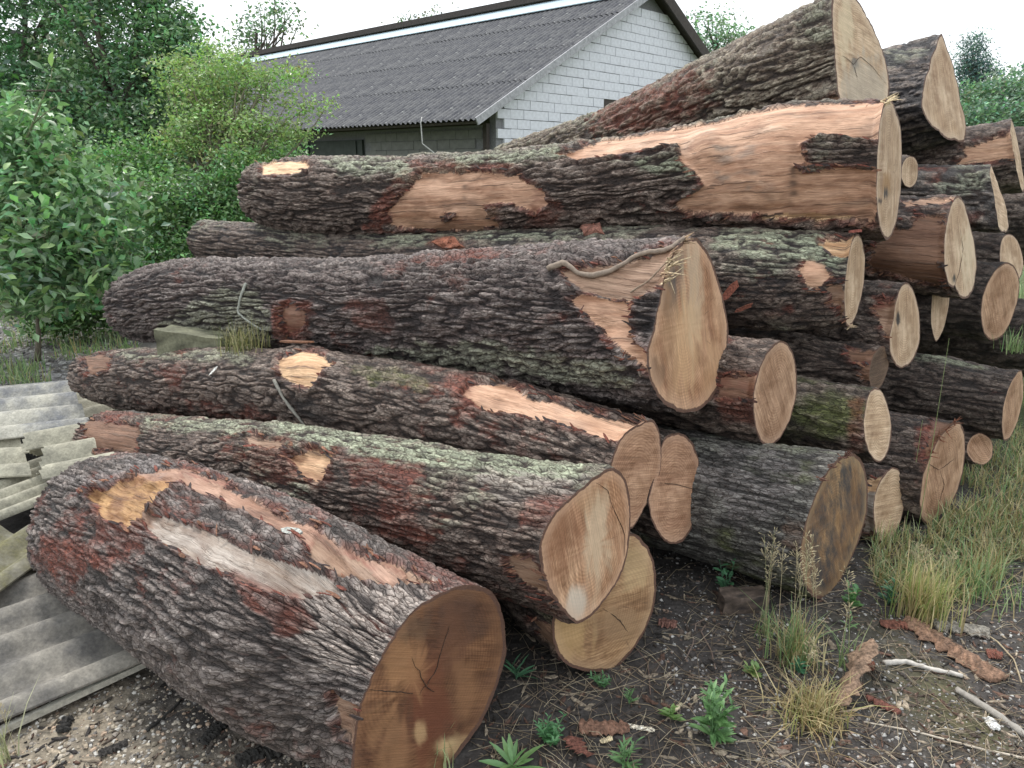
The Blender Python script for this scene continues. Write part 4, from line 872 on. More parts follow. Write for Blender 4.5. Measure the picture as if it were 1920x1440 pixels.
def block(name, label, cat, c, hx, hy, hz, rz, col, m=None, tilt=0.):
    acc = Acc(); ca, sa = math.cos(rz), math.sin(rz); n = 6
    t = np.linspace(-1, 1, n); 
    for ax in range(3):
        for sg in (-1, 1):
            a_, b_ = np.meshgrid(t, t); q = np.zeros((n*n, 3)); o_ = [k for k in range(3) if k != ax]
            q[:, ax] = sg; q[:, o_[0]] = a_.ravel(); q[:, o_[1]] = b_.ravel()
            nrm = np.maximum(np.abs(q).max(1), 1); q = q*(1-.035*((np.abs(q) > .9).sum(1) >= 2)[:, None])
            q = q*np.array([hx, hy, hz]); q += .16*min(hx, hy, hz)*np.stack([fbm(q[:, 0]*20, q[:, 1]*20, q[:, 2]*20, 60+k, 2) for k in range(3)], 1)
            q[:, 2] += q[:, 0]*tilt
            w_ = np.stack([q[:, 0]*ca-q[:, 1]*sa, q[:, 0]*sa+q[:, 1]*ca, q[:, 2]], 1)+c
            f = grid_faces(n, n, False)
            if (sg > 0) == (ax != 1): f = f
            else: f = f[:, ::-1]
            acc.add(w_, f, None, np.clip(np.array(col)*(1+.35*rng.normal(size=(n*n, 1))), .02, 1))
    return tag(acc.build(name, m or M_STONE, loc=c, smooth=False), label, cat)
block('wedge_block', 'lichen covered squared block wedged beneath the far end of the huge log', 'block', P(370, 652, 3.95), .21, .07, .09, math.radians(-16), (.15, .15, .10), tilt=-.06)
block('offcut_block', 'dark squared offcut lying on black soil under the grey barked log', 'block', gp(1392, 1135, .03), .09, .04, .04, math.radians(5), (.10, .075, .06))

# ------------------------------------------------------------------ corrugated sheets on the left
def sheet_material(name, c, c2, seed):
    m, nt, b = mat(name); t = N(nt, 'ShaderNodeTexCoord').outputs['Object']
    a = noise(nt, vmul(nt, t, (1, 1, 1), (seed, 0, 0)), 3.5, 5, .7); f = noise(nt, t, 90, 4, .7); g = noise(nt, t, 18, 4, .6)
    col_ = mixc(nt, rng_node(nt, a, .4, .6, 0, 1), c, c2)
    col_ = mixc(nt, 1.0, col_, mixc(nt, rng_node(nt, f, .3, .7, 0, 1), (.72,)*3, (1.25,)*3), 'MULTIPLY')
    col_ = mixc(nt, 1.0, col_, mixc(nt, rng_node(nt, g, .35, .65, 0, 1), (.78,)*3, (1.12,)*3), 'MULTIPLY')
    nt.links.new(col_, b.inputs['Base Color']); b.inputs['Roughness'].default_value = .85; bump(nt, b, f, .4, .004); return m
MS_GREY = sheet_material('weathered_fibre_cement', (.27, .25, .215), (.11, .105, .10), 1)
MS_PALE = sheet_material('pale_fibre_cement', (.38, .36, .28), (.25, .24, .19), 2)
MS_MOSS = sheet_material('mossy_fibre_cement', (.20, .19, .15), (.13, .12, .045), 4)
def sheet(label, A, B_, C_, m, pitch=.177, amp=.026, th=.007, notch=None, name='corrugated_sheet', sag=0., cutedge=True):
    """A origin corner, B_ end of the run of a corrugation, C_ corner across the waves"""
    A, B_, C_ = map(np.array, (A, B_, C_)); dx = B_-A; Lx = np.linalg.norm(dx); dx = dx/Lx; dy = C_-A; Ly = np.linalg.norm(dy); dy = dy/Ly
    up = unit(np.cross(dx, dy)); up = up*np.sign(up[2]); nx = 26; ny = max(8, int(Ly/pitch*14))
    t = np.linspace(0, Lx, nx); s_ = np.linspace(0, Ly, ny); TT, SS = np.meshgrid(t, s_, indexing='ij')
    def surf(o): return A+dx*TT[..., None]+dy*SS[..., None]+up*(amp*np.sin(2*np.pi*SS/pitch)+o+sag*np.sin(np.pi*TT/Lx)*.5)[..., None]
    keep = np.ones((nx-1, ny-1), bool)
    if notch is not None:
        tc_ = (TT[1:, 1:]+TT[:-1, :-1])/2/Lx; sc_ = (SS[1:, 1:]+SS[:-1, :-1])/2/Ly
        keep = ~notch(tc_, sc_)
    v = np.concatenate([surf(th).reshape(-1, 3), surf(0).reshape(-1, 3)]); n0 = nx*ny
    q = grid_faces(nx, ny, False).reshape(nx-1, ny-1, 4); top = q[keep]; bot = top[:, ::-1]+n0
    cnt = {}
    for f in top:
        for k in range(4):
            e = (int(f[k]), int(f[(k+1) % 4])); cnt[e] = 1
    side = [[e[1], e[0], e[0]+n0, e[1]+n0] for e in cnt if (e[1], e[0]) not in cnt]
    flip = np.dot(np.cross(dx, dy), up) < 0
    F_ = [top, bot, np.array(side)]
    if flip: F_ = [f[:, ::-1] for f in F_]
    c0_ = A*1.0
    o = mesh_np(name, v, F_, m, loc=c0_); 
    try: o.data.set_sharp_from_angle(angle=math.radians(40))
    except Exception: pass
    return tag(o, label, 'roofing sheet', 'corrugated roofing sheets dumped left of the pile')
# lowest, nearest sheet (waves run from lower left to upper right)
A = G(-150, 1418, .05); B_ = G(281, 1236, .05); d = B_-A
Cn = G(-60, 1130, .075)
sheet('large grey corrugated sheet under the near end of the front log', A, B_, A+(Cn-A)-d/np.linalg.norm(d)*((Cn-A)@d/np.linalg.norm(d))*.9, MS_GREY, amp=.026)
A = G(-60, 1155, .11); B_ = G(150, 1000, .14); d = B_-A; Cn = G(-40, 905, .13)
sheet('moss streaked corrugated sheet with a stepped sawn edge showing', A, B_, A+(Cn-A)-d/np.linalg.norm(d)*((Cn-A)@d/np.linalg.norm(d)), MS_MOSS, pitch=.177, amp=.026)
A = G(-60, 1000, .10); B_ = G(130, 925, .12); Cn = G(-40, 905, .11)
sheet('cream corner of a corrugated sheet under the moss streaked one', A, B_, Cn, MS_PALE, pitch=.13)
A = G(60, 905, .22); B_ = G(225, 872, .24); Cn = G(15, 832, .25)
sheet('pale broken sheet fragment with a ragged torn left edge', A, B_, Cn+(0, 0, 0), MS_PALE, amp=.04, pitch=.24, notch=lambda t, s: (t < .10+.22*((s*3.7) % 1)))
A = G(-80, 900, .16); B_ = G(60, 893, .16); Cn = G(-90, 800, .17)
sheet('pale corrugated sheet at the left edge under the broken fragment', A, B_, Cn, MS_PALE, amp=.04, pitch=.26)
A = G(-120, 838, .20); B_ = G(172, 806, .21); Cn = G(-110, 735, .20)
sheet('long pale sheet with dark blotches furthest back in the dump', A, B_, Cn, sheet_material('blotched_fibre_cement', (.40, .385, .33), (.17, .175, .185), 6), amp=.045, pitch=.30)  # noise mixes a darker tone into the cement in blotches
A = G(150, 800, .14); B_ = G(235, 775, .14); Cn = G(120, 745, .16)
sheet('small cream sheet corner poking out toward the rotten log end', A, B_, Cn, MS_PALE, amp=.02)
# splinters of sheet between them
for (u, v, l, r, wd, cl, lb) in ((70, 1065, .16, .5, .10, (.27, .27, .25), 'grey broken sheet shard lying in the gap between two sheets'), (20, 1110, .13, .9, .05, (.50, .55, .58), 'bluish white shard between the mossy and the grey sheet'),
                              (75, 1052, .08, 0, .05, (.48, .52, .54), 'small white shard beside the grey broken one')):
    p = G(u, v, .05); acc = Acc(); a = r; d_ = np.array([math.cos(a), math.sin(a), .1]); s_ = np.array([-math.sin(a), math.cos(a), 0]); up = np.array([0, 0, 1.])
    pol = [(-.5, -.3), (.1, -.5), (.55, -.1), (.3, .45), (-.35, .5)]; b0 = np.array([p+d_*l*x_+s_*wd*y_ for x_, y_ in pol])
    v_ = np.concatenate([b0, b0+up*.008]); acc.add(v_, [[i, (i+1) % 5, 5+(i+1) % 5, 5+i] for i in range(5)], [[5, 6, 7], [5, 7, 8], [5, 8, 9], [2, 1, 0], [3, 2, 0], [4, 3, 0]], cl)
    tag(acc.build('sheet_shard', M_STONE, loc=p, smooth=False), lb, 'shard')
# batten along the lower edge of the nearest sheet
a = G(-150, 1440, .02); b = G(284, 1238, .03); acc = Acc(); d = unit(b-a); s_ = unit(np.cross([0, 0, 1], d)); box(acc, (a+b)/2, (b-a)/2, s_*.010, np.array([0, 0, .010]), (.42, .40, .34))
tag(acc.build('edge_batten', M_STONE, loc=(a+b)/2, smooth=False), 'thin pale batten running along the lower edge of the large grey sheet', 'batten')

# ------------------------------------------------------------------ barn
BZ = 16.5; C0 = P(890, 222, BZ); EV_Z = C0[2]
gdir = unit(np.array([.681, .732, 0])); edir = unit(np.array([-.732, .681, 0]))
HWID = 7.15; RISE = 3.78; OV = 1.05; BL = 42.0; VO = .35
def bp(g, e, z): return np.array([C0[0], C0[1], 0])+gdir*g+edir*e+np.array([0, 0, z])
barn = empty('barn', bp(HWID, 4, 0), 'long low barn with dark corrugated roof and white block gable', 'barn'); BLc = np.array(barn.location)
M_BLK = simple('white_block', (.70, .71, .77), rough=.9, nscale=9, lo=.86, hi=1.1, bmp=.35, bd=.01, use_col=True)
M_MORT = simple('mortar', (.20, .20, .21), rough=.95, nscale=30)
M_ROOF = sheet_material('lichened_roof_sheet', (.068, .070, .082), (.135, .135, .14), 9)
nt_ = M_ROOF.node_tree; b_ = nt_.nodes['Principled BSDF']; t_ = nt_.nodes['Texture Coordinate'].outputs['Object']
sp_ = noise(nt_, t_, 7, 6, .8); src = b_.inputs['Base Color'].links[0].from_socket
nt_.links.new(mixc(nt_, rng_node(nt_, sp_, .60, .68, 0, .8), src, (.42, .43, .40)), b_.inputs['Base Color'])
M_DARKWOOD = simple('dark_timber', (.055, .045, .04), rough=.8, nscale=12)
M_TRIM = simple('grey_trim', (.34, .34, .36), rough=.7, nscale=12)
M_RIDGE = simple('pale_blue_ridge_strip', (.50, .63, .70), rough=.35, nscale=3, lo=.92, hi=1.06, bmp=0)
M_DOOR = simple('dark_green_door', (.035, .045, .04), rough=.6, nscale=5)
roofz = lambda g: EV_Z+RISE*(1-abs(g-HWID)/HWID)
# gable wall core and front wall core
acc = Acc(); g0, g1 = OV, 2*HWID-OV; e0 = VO
pr = [bp(g0, e0+.02, 0), bp(g1, e0+.02, 0), bp(g1, e0+.02, roofz(g1)-.12), bp(HWID, e0+.02, roofz(HWID)-.12), bp(g0, e0+.02, roofz(g0)-.12)]
pb = [p+edir*.2 for p in pr]
acc.add(np.array(pr+pb), [[i, (i+1) % 5, 5+(i+1) % 5, 5+i] for i in range(5)], [[0, 1, 2], [0, 2, 3], [0, 3, 4], [7, 6, 5], [8, 7, 5], [9, 8, 5]], (.30, .30, .31))
box(acc, (bp(g0+.1, e0+.22, 0)+bp(g0+.1, BL, 2.5))/2, edir*(BL-e0-.22)/2, gdir*.1, np.array([0, 0, 1.28]), (.30, .30, .31))
acc.build('wall', M_MORT, barn, BLc, smooth=False)
# blocks: one shared box mesh, each block an object; far or hidden ones joined
BW, BH = .46, .222
def rbox(acc, c, ax, ay, az, col):
    box(acc, c, ax, ay, az, col)
ga = Acc(); box(ga, (0, 0, 0), gdir*(BW/2-.006), edir*.03, np.array([0, 0, BH/2-.006]), (.70, .71, .77)); proto = ga.build('brick', M_BLK, barn, None, smooth=False)
proto_h = Acc(); box(proto_h, (0, 0, 0), edir*(BW/2-.006), gdir*.03, np.array([0, 0, BH/2-.006]), (.20, .20, .195)); proto2 = proto_h.build('brick', M_BLK, barn, None, smooth=False)  # front wall blocks: shade of the eave overhang painted into this darker colour
cand = []; ncut = 0
for r in range(26):
    z_ = r*BH+BH/2
    for k in range(30):
        g = g0+(k+.5+(.5 if r % 2 else 0))*BW-.25*0
        if g-BW/2 > g1 or z_-BH/2 > max(roofz(g-BW/2), roofz(g+BW/2))-.10: continue
        if g+BW/2 > g1 or z_+BH/2 > min(roofz(g-BW/2), roofz(g+BW/2))-.10:
            # a block cut to the slope of the roof
            ga_, gb_ = g-BW/2+.011, min(g+BW/2-.006, g1); za, zb = z_-BH/2+.011, z_+BH/2-.006
            us_ = sorted(set([ga_, gb_]+[min(max(x_, ga_), gb_) for x_ in (HWID,)])); us_ = list(np.linspace(ga_, gb_, 9)); tp = [min(zb, roofz(x_)-.10) for x_ in us_]
            kp = [(x_, t_) for x_, t_ in zip(us_, tp) if t_ > za+.01]
            if len(kp) > 1:
                a_ = Acc(); m_ = len(kp); fr_ = [bp(x_, e0-.038, za) for x_, t_ in kp]+[bp(x_, e0-.038, t_) for x_, t_ in kp]; bk_ = [p_+edir*.06 for p_ in fr_]
                fq = [[i, i+1, m_+i+1, m_+i] for i in range(m_-1)]+[[m_+i, m_+i+1, 3*m_+i+1, 3*m_+i] for i in range(m_-1)]
                a_.add(np.array(fr_+bk_), fq, None, (.70, .71, .77)); a_.build('brick', M_BLK, barn, BLc, smooth=False); ncut += 1
            continue
        if 5.2 < g < 6.05 and 3.02 < z_ < 3.34: continue                      # small dark opening
        c = bp(g, e0-.008, z_); u, v, zz = proj(c[None]); cand.append((c, float(u[0]), float(v[0]), float(zz[0]), 0))
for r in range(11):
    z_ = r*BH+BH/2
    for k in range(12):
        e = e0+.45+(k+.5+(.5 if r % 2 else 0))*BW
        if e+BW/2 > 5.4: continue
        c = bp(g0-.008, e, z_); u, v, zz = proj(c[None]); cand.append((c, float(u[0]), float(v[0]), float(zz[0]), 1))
def visible(u, v):
    top = np.interp(u, [600, 950, 1130, 1290, 1440, 1560], [300, 272, 212, 130, 56, 0]); return -20 < v < top+12 and u < 1420
cand.sort(key=lambda t: (not visible(t[1], t[2]), t[3])); used = 0; rest = Acc()
for c, u, v, zz, kd in cand:
    if used < 298-ncut and visible(u, v):
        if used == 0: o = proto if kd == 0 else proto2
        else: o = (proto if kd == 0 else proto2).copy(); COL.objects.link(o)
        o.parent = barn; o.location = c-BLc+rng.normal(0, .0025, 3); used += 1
    else:
        if kd == 0: box(rest, c, gdir*(BW/2-.006), edir*.03, np.array([0, 0, BH/2-.006]), (.70, .71, .77))
        else: box(rest, c, edir*(BW/2-.006), gdir*.03, np.array([0, 0, BH/2-.006]), (.20, .20, .195))  # same dark colour with the eave shade painted in
for o in (proto, proto2):
    if o.location.length < 1e-6:
        o.location = cand[[t[4] for t in cand].index(0 if o is proto else 1)][0]-BLc
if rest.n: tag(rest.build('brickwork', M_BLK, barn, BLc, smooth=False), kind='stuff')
# brick return, post, door, soffit
acc = Acc(); box(acc, bp(g0-.12, e0+.22, 1.25), gdir*.05, edir*.06, np.array([0, 0, 1.3])); acc.build('post', M_DARKWOOD, barn, BLc, smooth=False)
acc = Acc(); box(acc, bp(g0-.06, 9.0, 1.15), edir*3.5, gdir*.03, np.array([0, 0, 1.15]))
for e in (5.8, 8.2, 10.6): box(acc, bp(g0-.11, e, 1.15), edir*.05, gdir*.02, np.array([0, 0, 1.12]))
acc.build('door', M_DOOR, barn, BLc, smooth=False)
acc = Acc(); box(acc, bp(5.65, e0+.03, 3.2), gdir*.5, edir*.045, np.array([0, 0, .14])); acc.build('vent_opening', M_DARKWOOD, barn, BLc, smooth=False)
# roof sheets
sl = math.atan2(RISE, HWID); SLEN = HWID/math.cos(sl); udir = gdir*math.cos(sl)+np.array([0, 0, math.sin(sl)]); nrm = -gdir*math.sin(sl)+np.array([0, 0, math.cos(sl)])
SW = .9; NRW = 4; RL = SLEN/NRW
def roof_mesh():
    n = 46; s_ = np.linspace(-.03, SW+.03, n); v = []
    for t_ in (-.08, RL*.5, RL+.02):
        for k in s_: v.append(edir*k+udir*t_+nrm*(.028*math.sin(2*math.pi*k/.18)+(.018 if t_ < 0 else (.009 if t_ < RL*.9 else 0))))
    for t_ in (-.08, RL*.5, RL+.02):
        for k in s_: v.append(edir*k+udir*t_+nrm*(.028*math.sin(2*math.pi*k/.18)-.008+(.018 if t_ < 0 else (.009 if t_ < RL*.9 else 0))))
    q = grid_faces(3, n, False); q = q[:, ::-1]
    e = [[k, k+1, 3*n+k+1, 3*n+k] for k in range(n-1)]
    return np.array(v), [q, q[:, ::-1]+3*n, np.array(e)]
v, f = roof_mesh(); rp0 = mesh_np('roof_sheet', v, f, M_ROOF, parent=barn, smooth=True); first = True
try: rp0.data.set_sharp_from_angle(angle=math.radians(60))
except Exception: pass
for c in range(int(BL/SW)):
    for r in range(NRW):
        if first: o = rp0; first = False
        else: o = rp0.copy(); COL.objects.link(o)
        o.parent = barn; o.location = bp(0, c*SW, EV_Z)+udir*RL*r-BLc+nrm*rng.uniform(-.004, .006)+edir*rng.uniform(-.01, .01)
# far slope, ridge, verge boards, underside
acc = Acc(); ud2 = -gdir*math.cos(sl)+np.array([0, 0, math.sin(sl)]); n2_ = gdir*math.sin(sl)+np.array([0, 0, math.cos(sl)])
box(acc, (bp(2*HWID, 0, EV_Z)+bp(HWID, BL, EV_Z+RISE))/2, ud2*SLEN/2, edir*BL/2, n2_*.03, (.12, .12, .13)); acc.build('far_roof_slope', M_DARKWOOD, barn, BLc, smooth=False)
acc = Acc(); box(acc, (bp(0, 0, EV_Z)+bp(HWID, BL, EV_Z+RISE))/2-nrm*.10, udir*(SLEN/2-.02), edir*(BL/2-.03), nrm*.03); acc.build('roof_underside', M_DARKWOOD, barn, BLc, smooth=False)
acc = Acc(); box(acc, bp(HWID, BL/2-.05, EV_Z+RISE)-udir*.42+nrm*.075, udir*.40, edir*BL/2, nrm*.012, (.5, .6, .66)); acc.build('ridge_skylight', M_RIDGE, barn, BLc, smooth=False)
acc = Acc(); box(acc, bp(HWID, BL/2-.1, EV_Z+RISE+.20), gdir*.16, edir*(BL/2+.02), np.array([0, 0, .09])); acc.build('ridge_cap', M_DARKWOOD, barn, BLc, smooth=False)
acc = Acc(); box(acc, (bp(0, -.03, EV_Z)+bp(HWID, -.03, EV_Z+RISE))/2-nrm*.07, udir*SLEN/2, edir*.02, nrm*.085); acc.build('verge_board', M_TRIM, barn, BLc, smooth=False)
acc = Acc(); box(acc, (bp(2*HWID, -.03, EV_Z)+bp(HWID, -.03, EV_Z+RISE))/2-n2_*.07, ud2*SLEN/2, edir*.02, n2_*.15); acc.build('verge_board', M_DARKWOOD, barn, BLc, smooth=False)
pts = [bp(.1, 1.9, EV_Z+.1), bp(-.06, 1.75, EV_Z-.02), bp(-.08, 1.7, EV_Z-.5), bp(-.05, 1.35, 1.9), bp(0, .9, 1.5), bp(.2, .2, .9)]
acc = Acc(); tube(acc, np.array(pts), .016, 6, (.40, .40, .38)); tag(acc.build('hanging_cable', M_STEM, loc=pts[0]), 'pale cable hanging from the barn eave down behind the logs', 'cable')

# ------------------------------------------------------------------ vegetation
def leaves_mesh(name, c, size, col, parent=None, loc=None, asp=.55, upbias=.5, droop=0., r=rng, kind=None):
    """one small folded leaf per point"""
    n = len(c); nr = r.normal(size=(n, 3)); nr[:, 2] = np.abs(nr[:, 2])+upbias; nr /= np.linalg.norm(nr, axis=1)[:, None]
    a = r.normal(size=(n, 3)); a[:, 2] -= droop; a -= (a*nr).sum(1)[:, None]*nr; a /= np.linalg.norm(a, axis=1)[:, None]; b = np.cross(nr, a)
    L_ = (size*r.uniform(.6, 1.25, n))[:, None]; W_ = L_*asp*.5
    v = np.stack([c-a*L_*.5, c-b*W_+nr*W_*.35, c+a*L_*.5, c+b*W_+nr*W_*.35], 1)
    t = np.arange(n)[:, None]*4; f = np.concatenate([t+[[0, 1, 2]], t+[[0, 2, 3]]])
    o = mesh_np(name, v.reshape(-1, 3), f, M_LEAF, attrs={'col': np.repeat(np.clip(col, .005, 1), 4, 0)}, parent=parent, loc=loc, smooth=False)
    if kind: o['kind'] = kind
    return o
def blob_points(blobs, n, r, clus=14, spread=.10, fill=.55):
    """leaf positions: clusters round twig ends spread through the blobs' outer half"""
    vol = np.array([b[3]*b[4] for b in blobs], float); vol /= vol.sum(); out = []; cidx = []; tips = []
    nc = n//clus; ids = r.choice(len(blobs), nc, p=vol); k0 = 0
    for i, bl in enumerate(blobs):
        m = int((ids == i).sum())
        if not m: continue
        u, v, z, rx, ry = bl[:5]; rz = bl[5] if len(bl) > 5 else (rx+ry)/2*z/F
        d = r.normal(size=(m, 3)); d /= np.linalg.norm(d, axis=1)[:, None]; rad = (fill+(1-fill)*r.random(m)**.6)*(1+.16*r.normal(size=m))
        p = P(u, v, z)+d*rad[:, None]*np.array([rx*z/F, rz, ry*z/F]); tips.append(p)
        q = np.repeat(p, clus, 0)+r.normal(size=(m*clus, 3))*spread*np.array([1, 1, .55]); out.append(q); cidx.append(np.repeat(np.arange(k0, k0+m), clus)); k0 += m
    return np.concatenate(out), np.concatenate(cidx), np.concatenate(tips)
def branches(acc, base, tips, r0, r, col, n=26, mid=None):
    """tapered trunk with limbs and twigs out to some of the leaf clusters"""
    base = np.array(base); top = tips.mean(0) if mid is None else np.array(mid); t = np.linspace(0, 1, 9)
    trunk = base+(top-base)*t[:, None]+np.stack([np.sin(t*5)*.06, np.cos(t*4)*.06, t*0], 1)*np.linalg.norm(top-base)*.35
    tube(acc, trunk, r0*(1-.65*t)*(1+.35*np.exp(-t*14)), 9, col)
    for p in tips[r.choice(len(tips), min(n, len(tips)), replace=False)]:
        s = r.uniform(.35, 1.0); a = trunk[0]+(trunk[-1]-trunk[0])*s; a = np.array([np.interp(s, t, trunk[:, k]) for k in range(3)])
        m1 = a+(p-a)*.5+r.normal(size=3)*.08*np.linalg.norm(p-a)+[0, 0, .05*np.linalg.norm(p-a)]; tt_ = np.linspace(0, 1, 6)[:, None]
        q = (1-tt_)**2*a+2*tt_*(1-tt_)*m1+tt_**2*p; tube(acc, q, r0*.38*(1-.85*tt_[:, 0]), 5, col, cap=False)
def tree(name, label, cat, base, blobs, n, size, col, r0=.12, seed=1, var=.35, asp=.55, clus=14, spread=.10, group=None, fill=.55, bark=(.09, .075, .06), nb=26, upbias=.5, mid=None, crown='crown', trunk='trunk', tip=None, tips_obj=0):
    r = np.random.default_rng(seed); c, ci, tips = blob_points(blobs, n, r, clus, spread, fill)
    root = empty(name, base, label, cat, group)
    cv = np.array(col)*(1+var*r.normal(size=(ci.max()+1, 1))*.6)[:]
    cv = cv*(1+.12*r.normal(size=cv.shape)); cc = cv[ci]*(1+.22*r.normal(size=(len(c), 1)))
    if tip is not None:
        k = r.random(len(c)) < .16; cc[k] = np.array(tip)*(1+.2*r.normal(size=(k.sum(), 1)))
    acc = Acc(); branches(acc, base, tips, r0, r, bark, nb, mid); acc.build(trunk, M_STEM, root, base)
    leaves_mesh(crown, c, size, cc, root, base, asp, upbias, r=r)
    return root, c, cc
DG = (.13, .24, .13)
tree('broadleaf_tree', 'dark dense tree filling the top left corner', 'tree', P(-40, 520, 10.5)*[1, 1, 0], [(20, 60, 10.5, 170, 170), (60, 250, 10, 150, 130), (-90, 180, 10.5, 150, 260), (130, 330, 9.8, 110, 110), (100, -60, 10.5, 160, 110), (-20, 420, 9.5, 130, 120), (60, 120, 11.5, 200, 200), (20, 200, 11.5, 180, 180)], 36000, .090, DG, .16, 1)
tree('broadleaf_tree', 'dark green tree between the top left corner tree and the yellow green young one', 'tree', P(230, 520, 10)*[1, 1, 0],
     [(210, 60, 10, 125, 110), (300, 130, 9.8, 90, 90), (190, 210, 9.6, 120, 100), (290, 260, 9.4, 100, 90), (345, 95, 9.8, 45, 45), (360, 190, 9.6, 70, 90), (390, 150, 9.8, 40, 50), (330, 60, 9.9, 45, 45), (200, -50, 10, 120, 90), (300, 30, 10, 45, 40), (230, 350, 9.2, 110, 90)], 30000, .078, (.14, .25, .13), .14, 2, tip=(.15, .24, .11))
tree('young_tree', 'light yellow green young tree reaching over the corner of the barn roof', 'tree', P(365, 560, 8.6)*[1, 1, 0],
     [(395, 190, 8.6, 75, 85, .5), (450, 130, 8.6, 60, 40, .4), (495, 165, 8.6, 70, 40, .4), (550, 140, 8.6, 30, 22, .3), (575, 205, 8.6, 40, 24, .3), (350, 250, 8.4, 60, 60, .5), (470, 235, 8.4, 85, 40, .5), (545, 250, 8.6, 50, 22, .3), (400, 115, 8.8, 35, 40, .4), (612, 195, 8.6, 16, 16, .2), (330, 150, 8.8, 45, 60, .4), (440, 290, 8.3, 80, 35, .4)], 12500, .052, (.29, .40, .16), .06, 3, var=.25, clus=14, spread=.085, nb=80, fill=.1, bark=(.20, .18, .13), mid=P(455, 240, 8.6), asp=.5, tip=(.30, .42, .18))
tree('bush', 'mid green bush under the yellow green young tree', 'bush', P(380, 560, 8.0)*[1, 1, 0],
     [(300, 400, 7.9, 90, 80), (400, 400, 8.0, 80, 80), (450, 340, 8.1, 55, 60), (240, 310, 8.2, 80, 50), (350, 480, 7.7, 80, 45), (440, 420, 8.2, 50, 60), (520, 290, 9.5, 50, 30)], 19000, .055, (.17, .30, .13), .05, 4, tip=(.15, .26, .08), nb=30, fill=.4)
# goat willow with larger leaves: each nearest leaf is a part
def leaf_template(col, L_=1., W_=.5, fold=.18, curve=-.15):
    t = np.linspace(0, 1, 5); w_ = np.sin(np.pi*np.clip(t*.96+.02, 0, 1))**.75*W_/2; v = []
    for i in range(5):
        for s_ in (-1, 0, 1): v.append((t[i]*L_, s_*w_[i], abs(s_)*w_[i]*fold*2+curve*t[i]**2*L_))
    q = grid_faces(5, 3, False); o = mesh_np('leaf', np.array(v), q, M_LEAF, attrs={'col': np.tile(col, (15, 1))}); me = o.data; bpy.data.objects.remove(o); return me
def place_leaf(me, parent, p, d, s, roll=0., name='leaf'):
    o = bpy.data.objects.new(name, me); COL.objects.link(o); o.parent = parent
    q = Vector(d).to_track_quat('X', 'Z'); o.rotation_mode = 'QUATERNION'
    from mathutils import Quaternion
    o.rotation_quaternion = q @ Quaternion((1, 0, 0), roll); o.location = Vector(p)-parent.location; o.scale = (s, s, s); return o
WB = [(40, 330, 6.2, 100, 110, .5), (150, 420, 6.2, 100, 90, .5), (60, 470, 6.1, 120, 95, .5), (190, 500, 6.2, 60, 60, .4), (10, 240, 6.3, 60, 70, .4), (95, 300, 6.3, 70, 70, .4), (-60, 400, 6.3, 90, 180, .5), (70, 560, 6.0, 80, 50, .4), (210, 370, 6.3, 45, 60, .3)]
wroot, wc, wcc = tree('willow_shrub', 'broad leaved pale backed shrub in front at the left edge', 'shrub', P(60, 640, 6.3)*[1, 1, 0], WB, 8600, .095, (.19, .32, .16), .022, 5, asp=.5, clus=9, spread=.10, nb=50, fill=.35, var=.25, upbias=.2, tip=(.26, .38, .22), bark=(.14, .12, .09), trunk='stem', crown='foliage')
LT = [leaf_template(c) for c in ((.18, .30, .14), (.14, .24, .12), (.28, .42, .16), (.27, .35, .27))]
du = np.linalg.norm(wc-CAM, axis=1); uu_, vv_, _ = proj(wc); ok = (uu_ > -15) & (uu_ < 265) & (vv_ > 120) & (vv_ < 600); idx = np.where(ok)[0]; idx = idx[np.argsort(du[idx])][:900]; r_ = np.random.default_rng(9)
for i in r_.choice(idx, 210, replace=False):
    d = r_.normal(size=3); d[2] = abs(d[2])*.6; d = unit(d); place_leaf(LT[int(r_.integers(0, 4))], wroot, wc[i]+unit(CAM-wc[i])*.04, d, r_.uniform(.085, .12), r_.uniform(-.8, .8))
tw = Acc(); tw_pts = np.array([P(30, 310, 6.1), P(60, 235, 6.05), P(78, 190, 6.0), P(95, 150, 6.0), P(98, 128, 6.0)]); tube(tw, tw_pts, [.012, .009, .007, .004, .002], 6, (.16, .18, .10))
tw2 = np.array([P(60, 235, 6.05), P(85, 212, 6.0), P(108, 198, 6.0)]); tube(tw, tw2, [.006, .005, .002], 5, (.16, .18, .10)); tw.build('shoot', M_STEM, wroot, wroot.location)
for (u, v, a) in ((97, 125, 80), (80, 130, 140), (92, 155, 10), (50, 160, 170), (100, 172, -60), (42, 180, 200), (108, 198, 10), (75, 195, 30), (100, 212, -10), (60, 215, 150), (30, 215, 190), (85, 225, -20), (45, 240, 170), (66, 250, 20)):
    a = math.radians(a); place_leaf(LT[int(r_.integers(0, 3))], wroot, P(u, v, 6.0), (math.cos(a), r_.uniform(-.4, .2), math.sin(a)), .115, r_.uniform(-.9, .3))
tree('bush', 'low leafy growth between the broad leaved shrub and the log tips', 'bush', P(240, 600, 7.4)*[1, 1, 0], [(230, 540, 7.3, 70, 60), (170, 590, 7.1, 60, 35), (300, 500, 7.5, 60, 40), (110, 600, 7.0, 60, 30)], 6500, .055, (.085, .17, .055), .03, 6, nb=10, fill=.2, tip=(.14, .24, .07))
